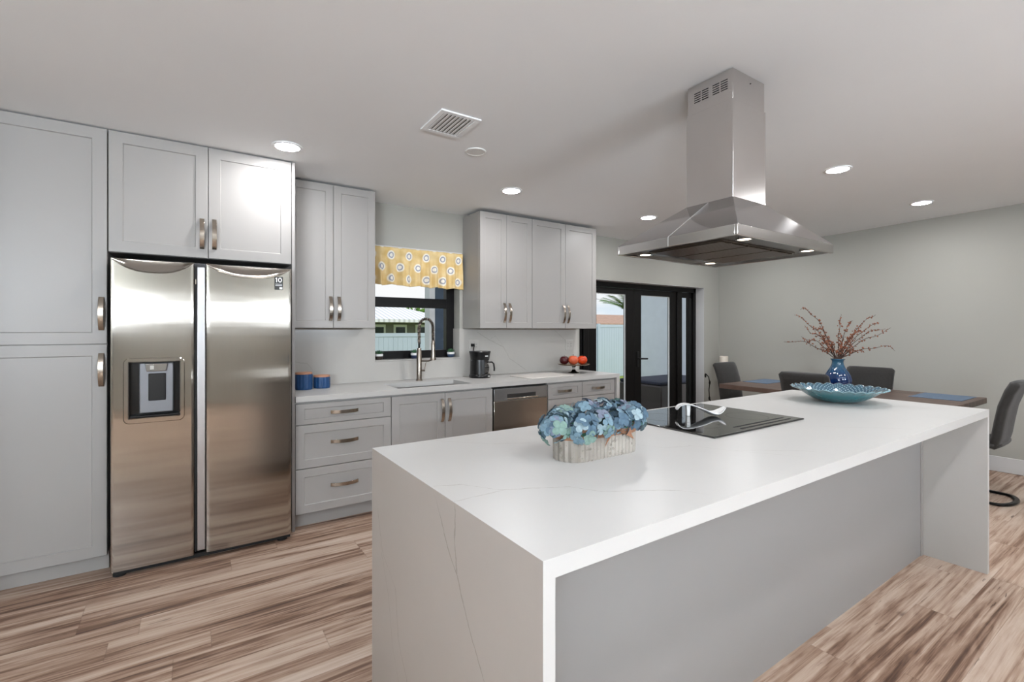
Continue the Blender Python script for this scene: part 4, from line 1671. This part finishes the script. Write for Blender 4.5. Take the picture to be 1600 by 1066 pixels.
dm = ni_.math('MULTIPLY', ni_.math('SINE', ni_.math('MULTIPLY', ang, 52)), ni_.math('SINE', ni_.math('MULTIPLY', rad, 260)))
ni_.set(bi_.inputs['Base Color'], ni_.mix(ni_.step(dm, .35, .9), srgb(58, 90, 108), srgb(140, 174, 186)))
bi_.inputs['Roughness'].default_value = .1
bi_.inputs['Coat Weight'].default_value = .6
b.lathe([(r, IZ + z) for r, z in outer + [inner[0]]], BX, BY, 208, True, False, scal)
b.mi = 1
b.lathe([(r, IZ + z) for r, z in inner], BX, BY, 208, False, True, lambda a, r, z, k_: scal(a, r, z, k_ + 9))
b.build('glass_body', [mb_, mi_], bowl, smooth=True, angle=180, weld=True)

# ------------------------------------------------------------------ dining table and things on it
M['dtable'] = None
m_, n_, b_ = new_mat('dark_table_wood')
oc = n_.n('ShaderNodeTexCoord').outputs['Object']
so = n_.xyz(oc)
gr = n_.noise(n_.comb(n_.math('MULTIPLY', so[0], 22), n_.math('MULTIPLY', so[1], 1.6), so[2]), 1.0, 5, .6, .6)
n_.set(b_.inputs['Base Color'], n_.ramp(gr, [(.3, srgb(62, 48, 42)[:3]), (.55, srgb(96, 77, 68)[:3]), (.75, srgb(122, 101, 90)[:3])]))
b_.inputs['Roughness'].default_value = .4
TX0, TX1, TY0, TY1, TZ = 4.885, 5.845, 1.158, 3.13, .76
t = thing('dining_table', 'dark brown wooden dining table behind the island', 'table', (5.36, 2.14, 0))
b = MB()
b.box(TX0, TX1, TY0, TY1, TZ - .05, TZ)
b.build('tabletop', m_, t, bevel=.004)
for y in (1.72, 2.57):
    b = MB()
    b.box(5.32, 5.42, y - .05, y + .05, .04, TZ - .05)
    b.box(5.07, 5.67, y - .045, y + .045, 0, .04)
    b.box(5.07, 5.67, y - .045, y + .045, TZ - .09, TZ - .05)
    b.build('leg', M['iron'], t, bevel=.004)
mm_, nm_, bm_ = new_mat('blue_woven_mat')
ocm = nm_.n('ShaderNodeTexCoord').outputs['Object']
sm_ = nm_.xyz(ocm)
wv = nm_.math('MULTIPLY', nm_.math('SINE', nm_.math('MULTIPLY', sm_[0], 900)), nm_.math('SINE', nm_.math('MULTIPLY', sm_[1], 900)))
nm_.set(bm_.inputs['Base Color'], nm_.ramp(nm_.math('MULTIPLY_ADD', wv, .5, .5), [(.2, srgb(80, 98, 120)[:3]), (.8, srgb(106, 124, 144)[:3])]))
bm_.inputs['Roughness'].default_value = .8
for (x0, x1, y0, y1, lab) in ((5.30, 5.79, 2.815, 3.10, 'blue placemat on the far end of the dining table, by the corner'), (5.36, 5.80, 1.215, 1.575, 'blue placemat on the near end of the dining table, right of the vase'),
                              (5.50, 5.80, 1.90, 2.34, 'blue placemat behind the vase, in front of the wall-side chair')):
    b = MB()
    b.box(x0, x1, y0, y1, TZ, TZ + .004)
    tag(b.build('placemat', mm_, bevel=.0015), lab, 'placemat', 'blue placemats on the dining table')

VX, VY = 5.32, 2.125
t = thing('vase', 'dark blue fluted glass vase on the dining table', 'vase', (VX, VY, TZ))
mv_, nv_, bv_ = new_mat('cobalt_glass')
ocv = nv_.n('ShaderNodeTexCoord').outputs['Object']
nv_.set(bv_.inputs['Base Color'], nv_.ramp(nv_.math('DIVIDE', nv_.xyz(ocv)[2], .31), [(.1, srgb(14, 34, 92)[:3]), (.5, srgb(24, 60, 108)[:3]), (.85, srgb(58, 108, 138)[:3])]))
bv_.inputs['Roughness'].default_value = .06
bv_.inputs['Coat Weight'].default_value = .5
bv_.inputs['Transmission Weight'].default_value = .3
b = MB()
def flute(a, r, z, k_):
    return r * (1 + (.035 * math.sin(a * 9 + (z - TZ) * 9) if z < TZ + .24 else 0)), z
pv = [(.075, 0), (.085, .004), (.100, .03), (.112, .07), (.115, .11), (.106, .15), (.085, .19), (.064, .225), (.052, .26), (.049, .285), (.052, .30), (.064, .312), (.060, .315), (.046, .305), (.043, .28), (.046, .25)]
b.lathe([(r, TZ + z) for r, z in pv], VX, VY, 90, True, True, flute)
b.build('glass_body', mv_, t, smooth=True, angle=180)

mst = simple('branch_bark', srgb(66, 46, 38), .7, var=.2, vscale=60)
mbe = simple('dried_berry', srgb(134, 84, 62), .6, var=.45, vscale=40)
rx, ry = .831, -.556          # picture-right direction at the table
# (sideways reach, height, depth, curl) of each branch tip
BR = [(-.51, .50, .05, -.05), (-.40, .60, -.10, .06), (-.33, .84, .08, -.09), (-.43, .72, .0, .07), (-.24, .62, -.05, .0), (-.16, .55, .10, .0), (-.07, .46, .0, .0), (-.30, .52, .12, 0),
      (.56, .57, .05, .08), (.52, .44, -.06, -.09), (.50, .66, .10, .05), (.35, .74, -.05, .05), (.22, .70, .1, 0), (.03, .72, 0, .05), (.33, .40, .1, -.09), (.15, .58, -.08, 0), (.10, .50, .06, 0), (.26, .60, .0, 0), (.40, .62, -.1, 0)]
for i, (sx_, h, dp, curl) in enumerate(BR):
    rg = random.Random(100 + i)
    nz0 = TZ + .30
    bx = VX + rx * sx_ * .06
    by = VY + ry * sx_ * .06
    side = 'left' if sx_ < 0 else 'right'
    t = thing('dried_branch', 'dried russet berry branch arching to the %s out of the blue vase' % side, 'branch', (bx, by, TZ + .02), 0, 'dried berry branches leaning %s in the vase' % side)
    P0 = Vector((VX - rx * sx_ * .05, VY - ry * sx_ * .05, TZ + .03))
    P1 = Vector((VX + rx * sx_ * .07, VY + ry * sx_ * .07, nz0 + .02))
    mid = Vector((VX + rx * sx_ * .48 + .556 * dp * .5, VY + ry * sx_ * .48 + .831 * dp * .5, TZ + .30 + (h - .30) * .86 + .03))
    P3 = Vector((VX + rx * sx_ * 1.0 + .556 * dp, VY + ry * sx_ * 1.0 + .831 * dp, TZ + h))
    pts = [P0]
    N = 22
    for j in range(N + 1):
        u = j / N
        p = P1 * (1 - u) ** 2 + mid * 2 * u * (1 - u) + P3 * u * u
        wv_ = .016 * u * math.sin(u * 13 + i)
        p += Vector((rx, ry, 0)) * wv_ * .6 + Vector((0, 0, 1)) * (wv_ + curl * max(0, u - .75) ** 2 * 8)
        pts.append(p)
    b = MB()
    b.tube(pts, [.0038] + [.0038 - .0026 * j / N for j in range(N + 1)], 6)
    b.build('stem', mst, t, smooth=True)
    b = MB()
    nb = 40 if abs(sx_) < .45 else 28
    for j in range(nb):
        u = rg.uniform(.16, .97) ** 1.15
        f_ = 1 + u * N
        a = int(f_)
        p = pts[a].lerp(pts[min(a + 1, N + 1)], f_ - a)
        sp = .020 if u < .6 else .008
        p = p + Vector((rg.uniform(-1, 1), rg.uniform(-1, 1), rg.uniform(-1, 1))) * sp
        r = rg.uniform(.0045, .0085) if u < .6 else rg.uniform(.004, .0065)
        b.sphere(p, r, 7, 5, (1, 1, rg.uniform(.9, 1.3)))
    b.build('berries', mbe, t, smooth=True)

# ------------------------------------------------------------------ dining chairs
mch = simple('charcoal_fabric', srgb(41, 39, 37), .85, bump=.3, bscale=400, var=.12, vscale=50, sheen=.15)
mchb = simple('chair_black_metal', srgb(20, 20, 20), .3, .7, var=.05)


def slab_rounded(b, path, width, thick, rnd=.05, n=9, bow=.03):
    """padded cushion swept along path (y,z); bowed across its width"""
    m_ = len(path)
    rs = []
    for i, (y, z) in enumerate(path):
        y2, z2 = path[min(i + 1, m_ - 1)]
        y1, z1 = path[max(i - 1, 0)]
        d_ = Vector((0, y2 - y1, z2 - z1)).normalized()
        nn = Vector((0, -d_.z, d_.y))
        tt = i / (m_ - 1)
        e = min(tt, 1 - tt) * 1.0
        k_ = min(1.0, e / .10)
        ws = width * (1 - (.10) * (1 - k_) ** 2)
        th_ = thick * (.55 + .45 * min(1, k_ * 1.3))
        ring = []
        for side in (1, -1):
            for q in range(n):
                s_ = (q / (n - 1) - .5) * (1 if side == 1 else -1)
                prof_ = (1 - (abs(s_) * 2) ** 4 * .55)
                x = s_ * ws
                off = nn * (side * th_ / 2 * prof_)
                ring.append(Vector((x, y, z)) + off + Vector((0, bow * (1 - (2 * s_) ** 2) * -1 * .5, 0)))
        rs.append(ring)
    b.rings(rs)


def make_chair(label):
    t = thing('dining_chair', label, 'chair', (0, 0, 0), 0, 'charcoal dining chairs')
    b = MB()
    slab_rounded(b, [(.24, .455), (.23, .463), (.15, .472), (.0, .468), (-.14, .462), (-.20, .466)], .46, .075, bow=0)
    b.build('seat', mch, t, smooth=True, angle=180, local=True)
    b = MB()
    slab_rounded(b, [(-.165, .435), (-.17, .45), (-.19, .53), (-.205, .64), (-.225, .76), (-.262, .88), (-.29, .94), (-.298, .958)], .43, .075, bow=-.035)
    b.build('backrest', mch, t, smooth=True, angle=180, local=True)
    b = MB()
    fl = []
    for i in range(13):
        a = PI * i / 12
        fl.append((.19 * math.cos(a), -.17 - .09 * math.sin(a), .013))
    path = [(.19, .20, .42), (.19, .235, .30), (.19, .24, .10), (.19, .22, .03), (.19, .17, .013)] + fl + [(-.19, .17, .013), (-.19, .22, .03), (-.19, .24, .10), (-.19, .235, .30), (-.19, .20, .42)]
    b.tube(path, .014, 8, flat=(.8, 1.3))
    b.build('base', mchb, t, smooth=True, local=True)
    return t


ch = make_chair('charcoal dining chair at the far end of the table, near the patio door')
ch.location = (5.45, 3.135, 0)
ch.rotation_euler = (0, 0, PI)
dup(ch, (5.00, 2.17, 0), -PI / 2, 'charcoal dining chair seen from behind, between island and vase')
dup(ch, (5.775, 2.11, 0), PI / 2, 'charcoal dining chair against the right wall, behind the vase')
dup(ch, (5.34, 1.155, 0), 0, 'charcoal dining chair at the near end of the table, cut by the right edge')

# candle on a wrought-iron stand
KX, KYY = 6.20, 3.90
t = thing('candle_stand', 'wrought-iron floor candle stand in the corner behind the far chair', 'candle stand', (KX, KYY, 0))
b = MB()
for i in range(3):
    a = i * 2.094 + .4
    b.tube([(KX, KYY, .12), (KX + .08 * math.cos(a), KYY + .08 * math.sin(a), .10), (KX + .13 * math.cos(a), KYY + .13 * math.sin(a), .01)], .008, 8)
b.tube([(KX, KYY, .10), (KX, KYY, .70)], .009, 8)
b.build('pole', M['iron'], t, smooth=True)
b = MB()
b.lathe([(.02, .70), (.075, .712), (.08, .722), (.02, .722)], KX, KYY, 24)
b.build('candle_tray', M['iron'], t, smooth=True)
for sgn in (-1, 1):
    b = MB()
    ex, ey = .831 * sgn, -.556 * sgn
    pp = [(0, .30), (.08, .27), (.16, .30), (.205, .40), (.21, .52), (.20, .62), (.215, .70), (.25, .74), (.26, .72)] if sgn < 0 else [(0, .5), (.06, .56), (.09, .66), (.08, .76), (.095, .82), (.12, .83)]
    pts = [(KX + ex * u, KYY + ey * u, z) for u, z in pp]
    b.tube(pts, .007, 8)
    for (u, z) in ((pp[3][0] + .0, pp[3][1]), (pp[-1][0], pp[-1][1]), (pp[5][0], pp[5][1])):
        c_ = (KX + ex * u, KYY + ey * u, z)
        b.sphere(c_, .028, 8, 6, (.7, .35, 1.15))
    b.build('scroll', M['iron'], t, smooth=True)
b = MB()
b.lathe([(.056, .722), (.058, .73), (.057, .985), (.050, .992), (.03, .986), (.002, .984)], KX, KYY, 28)
c_ = thing('pillar_candle', 'ivory pillar candle standing on the iron candle stand', 'candle', (KX, KYY, .722))
b.build('wax_body', M['wax'], c_, smooth=True)
b = MB()
b.tube([(KX, KYY, .984), (KX + .002, KYY, 1.0)], .0015, 6)
b.build('wick', M['rubber'], c_)

# ------------------------------------------------------------------ outside
M['lawn'] = simple('lawn_grass', srgb(140, 158, 66), .9, bump=.6, bscale=60, var=.3, vscale=14)
M['patio'] = simple('patio_concrete', srgb(140, 136, 132), .8, var=.06, vscale=4)
M['fence'] = simple('pvc_fence', srgb(190, 202, 214), .45, var=.02, vscale=3)
M['stucco'] = simple('grey_stucco', srgb(222, 224, 234), .85, bump=.3, bscale=60, var=.03, vscale=6)
M['slate'] = simple('slate_post', srgb(58, 72, 88), .5, var=.06, vscale=6)
b = MB()
b.box(-30, 60, KY + WT + 2.9, 90, -.42, -.35)
struct(b.build('ground', M['lawn']), 'green lawn behind the house', 'lawn')
b = MB()
b.box(-4, 10, KY + WT, KY + WT + 2.9, -.38, -.05)
struct(b.build('patio_floor', M['patio']), 'concrete patio outside the glazed door', 'patio')
b = MB()
b.box(9.0, 9.2, KY + WT, 8.05, -.35, 3.2)
struct(b.build('wall_patio', M['stucco']), 'grey stucco wall at the side of the patio', 'wall')

b = MB()
b.box(2.95, 3.14, 6.45, 6.62, -.05, 2.6)
pst = tag(b.build('patio_post', M['slate'], bevel=.006), 'dark slate-blue patio post outside the kitchen window', 'post')
b = MB()
b.box(2.86, 2.95, 6.45, 6.62, -.05, 2.6)
b.build('post_trim', M['trimw'], pst, bevel=.004)

def fence(name, x0, x1, y, z1, lab):
    t = thing(name, lab, 'fence', ((x0 + x1) / 2, y, -.35))
    n = int((x1 - x0) / 2.4) + 1
    for i in range(n):
        a = x0 + (x1 - x0) * i / n
        c = x0 + (x1 - x0) * (i + 1) / n
        b = MB()
        m_ = 15
        for q in range(m_):
            u0 = a + .06 + (c - a - .12) * q / m_
            u1 = a + .06 + (c - a - .12) * (q + 1) / m_
            b.box(u0 + .002, u1 - .002, y, y + .02, -.33, z1)
        b.box(a + .06, c - .06, y - .012, y + .03, z1 - .10, z1)
        b.box(a + .06, c - .06, y - .012, y + .03, -.34, -.22)
        b.build('fence_panel', M['fence'], t)
    for i in range(n + 1):
        a = x0 + (x1 - x0) * i / n
        b = MB()
        b.box(a - .06, a + .06, y - .04, y + .06, -.35, z1 + .03)
        b.build('fence_post', M['fence'], t, bevel=.008)
    return t


fence('vinyl_fence', 1.5, 9.9, 12.4, 1.28, 'white vinyl fence seen through the kitchen window')
fence('vinyl_fence', 10.1, 19.7, 12.4, 1.56, 'taller pale vinyl fence seen through the patio door')

# neighbour's house beyond the window
t = thing('neighbor_house', 'low neighbouring house with a white roof beyond the fence', 'house', (7.0, 22, -.35))
b = MB()
b.box(1.0, 10.2, 22, 30, -.35, 1.72)
b.build('house_wall', simple('house_wall', srgb(112, 112, 108), .85, var=.06, vscale=2), t)
mr_, nr_, br_ = new_mat('white_tile_roof')
ocr = nr_.n('ShaderNodeTexCoord').outputs['Object']
sr_ = nr_.xyz(ocr)
wvr = nr_.math('SINE', nr_.math('MULTIPLY', sr_[0], 26))
nr_.set(br_.inputs['Base Color'], nr_.ramp(nr_.math('MULTIPLY_ADD', wvr, .5, .5), [(.1, srgb(205, 205, 205)[:3]), (.6, srgb(245, 245, 245)[:3])]))
br_.inputs['Roughness'].default_value = .8
b = MB()
b.rings([[(.2, 21.2, 1.72), (10.9, 21.2, 1.72), (10.9, 30.8, 1.72), (.2, 30.8, 1.72)], [(.2, 21.2, 1.86), (10.9, 21.2, 1.86), (10.9, 30.8, 1.86), (.2, 30.8, 1.86)], [(3.2, 26, 3.0), (8.0, 26, 3.0), (8.0, 26.2, 3.0), (3.2, 26.2, 3.0)]])
b.build('roof', mr_, t)
mdk = simple('dark_window', srgb(48, 54, 56), .15, var=.1)
for (x0, x1) in ((6.6, 7.5), (7.9, 8.55), (9.0, 10.0)):
    b = MB()
    b.box(x0, x1, 21.93, 22.0, .55, 1.62)
    f_ = b.build('window', M['trimw'], t)
    b = MB()
    b.box(x0 + .10, x1 - .10, 21.90, 21.935, .62, 1.50)
    b.build('pane', mdk, f_)

# second house through the patio door
t = thing('neighbor_house', 'neighbouring house with a brown shingle roof behind the taller fence', 'house', (24, 22, -.35))
b = MB()
b.box(18.5, 34, 21, 30, -.35, 1.75)
b.build('house_wall', simple('house_wall_grey', srgb(176, 188, 196), .85, var=.05, vscale=2), t)
b = MB()
b.rings([[(19.6, 20.4, 1.65), (35, 20.4, 1.65), (35, 31, 1.65), (19.6, 31, 1.65)], [(19.6, 20.4, 1.75), (35, 20.4, 1.75), (35, 31, 1.75), (19.6, 31, 1.75)], [(19.8, 25.5, 2.5), (33, 25.5, 2.5), (33, 25.9, 2.5), (19.8, 25.9, 2.5)]])
b.build('roof', simple('brown_shingle', srgb(186, 150, 128), .9, var=.15, vscale=5), t)

# palm
PXX, PYY = 26.0, 24.0
PXX, PYY = 25.2, 22.0 + 1.0
mfr = simple('palm_frond', srgb(92, 128, 54), .6, var=.3, vscale=3)
PXX, PYY = 34.2, 31.6
t = thing('palm_tree', 'green palm tree rising behind the brown roof outside', 'tree', (PXX, PYY, -.35))
b = MB()
b.tube([(PXX, PYY, -.35), (PXX + .1, PYY, 1.8), (PXX, PYY, 3.4)], [.22, .17, .14], 10)
b.build('trunk', simple('palm_bark', srgb(120, 104, 84), .9, var=.2), t, smooth=True)
b = MB()
for i in range(18):
    a = i * 2.4
    el = .2 + .9 * ((i * 7) % 18) / 18
    L = 2.7
    pts = []
    for j in range(9):
        u = j / 8
        rr = L * u * math.cos(el * (1 - .2 * u))
        pts.append(Vector((PXX + math.cos(a) * rr, PYY + math.sin(a) * rr, 3.4 + L * u * math.sin(el) - .6 * u * u)))
    b.tube(pts, [.025 - .002 * j for j in range(9)], 5)
    for j in range(1, 9):
        d_ = (pts[j] - pts[j - 1]).normalized()
        s_ = d_.cross(Vector((0, 0, 1))).normalized()
        for sg in (-1, 1):
            for q in (0, .5):
                o_ = pts[j - 1].lerp(pts[j], q)
                tip = o_ + s_ * sg * .42 + d_ * .30 - Vector((0, 0, .12))
                b.face([b.bm.verts.new(o_ - d_ * .05), b.bm.verts.new(o_ + d_ * .07), b.bm.verts.new(tip)])
b.build('fronds', mfr, t)

# shrubs and trees beyond the fence
mfo = simple('tree_foliage', srgb(96, 138, 44), .8, var=.4, vscale=3)


def bush(x, y, z, rx_, rz_, n, lab, name='shrub', trunk=True, seed=1, leaf_=.14):
    rg = random.Random(seed)
    t = thing(name, lab, 'shrub' if name == 'shrub' else 'tree', (x, y, -.35))
    b = MB()
    for i in range(n):
        u = rg.uniform(-1, 1)
        a = rg.uniform(0, 2 * PI)
        rr = (1 - u * u) ** .5
        k_ = rg.uniform(.55, 1.0)
        c = Vector((x + rx_ * rr * math.cos(a) * k_, y + rx_ * rr * math.sin(a) * k_, z + rz_ * u * k_))
        d1 = Vector((rg.uniform(-1, 1), rg.uniform(-1, 1), rg.uniform(-1, 1))).normalized()
        d2 = d1.orthogonal().normalized()
        L = leaf_ * rg.uniform(.7, 1.3)
        b.face([b.bm.verts.new(c), b.bm.verts.new(c + d1 * L * .5 + d2 * L * .3), b.bm.verts.new(c + d1 * L), b.bm.verts.new(c + d1 * L * .5 - d2 * L * .3)])
    b.build('foliage', mfo, t)
    b = MB()
    b.tube([(x, y, -.35), (x, y, z)], .05, 6)
    b.build('trunk', mst, t)


bush(9.05, 18.5, .95, .42, .62, 500, 'bright green shrub in front of the low white-roofed house', seed=3)
bush(9.6, 14.6, 1.0, .75, 1.9, 900, 'tall green shrub behind the fence, right of the patio post', seed=5, leaf_=.2)
for i, (x, y, z, r, h) in enumerate(((3.0, 40, 2.2, 3.6, 1.9), (11.5, 42, 2.5, 4.2, 1.9), (20.5, 44, 2.4, 4.2, 1.9))):
    bush(x, y, z, r, h, 1300, ['green tree over the left part of the white roof', 'green tree over the middle of the white roof', 'green tree over the right part of the white roof'][i], 'tree', seed=20 + i, leaf_=.55)

# overhead lines between two utility poles
for i, x in enumerate((24, 54)):
    t = thing('utility_pole', ('utility pole carrying the lines, hidden by the wall cabinets', 'utility pole carrying the lines, hidden by the patio wall')[i], 'pole', (x, 34, -.35))
    b = MB()
    b.tube([(x, 34, -.35), (x, 34, 6.6)], [.14, .10], 10)
    b.build('post', simple('pole_wood', srgb(110, 100, 90), .9, var=.15), t)
    b = MB()
    b.box(x - .05, x + .05, 33.2, 34.8, 5.9, 6.02)
    b.build('cross_arm', simple('arm_wood', srgb(100, 92, 84), .9, var=.15), t)
for i, (y, z0) in enumerate(((33.4, 6.03), (34.6, 6.03))):
    b = MB()
    pts = [(24 + 30 * j / 16, y, z0 - (1.1, 1.9)[i] * math.sin(PI * j / 16)) for j in range(17)]
    b.tube(pts, .016, 5)
    tag(b.build('power_line', M['rubber']), ['upper overhead power line crossing the sky outside', 'lower overhead power line crossing the sky outside'][i], 'cable')

# wicker bench outside the patio door
mw_, nw_, bw_ = new_mat('dark_wicker')
ocw = nw_.n('ShaderNodeTexCoord').outputs['Object']
sw_ = nw_.xyz(ocw)
wk = nw_.math('MULTIPLY', nw_.math('SINE', nw_.math('MULTIPLY', nw_.math('ADD', sw_[0], sw_[1]), 210)), nw_.math('SINE', nw_.math('MULTIPLY', sw_[2], 260)))
nw_.set(bw_.inputs['Base Color'], nw_.ramp(nw_.math('MULTIPLY_ADD', wk, .5, .5), [(.2, srgb(20, 16, 14)[:3]), (.8, srgb(66, 54, 48)[:3])]))
bw_.inputs['Roughness'].default_value = .5
t = thing('wicker_ottoman', 'dark brown wicker patio seat with a navy cushion outside the door', 'patio seat', (6.8, 5.4, -.05))
b = MB()
b.box(6.1, 7.6, 4.90, 5.85, -.05, .470)
b.build('wicker_body', mw_, t, bevel=.02)
b = MB()
b.box(6.13, 7.57, 4.93, 5.82, .470, .525)
b.build('cushion', simple('navy_cushion', srgb(28, 32, 48), .85, var=.08), t, bevel=.03, bseg=3)
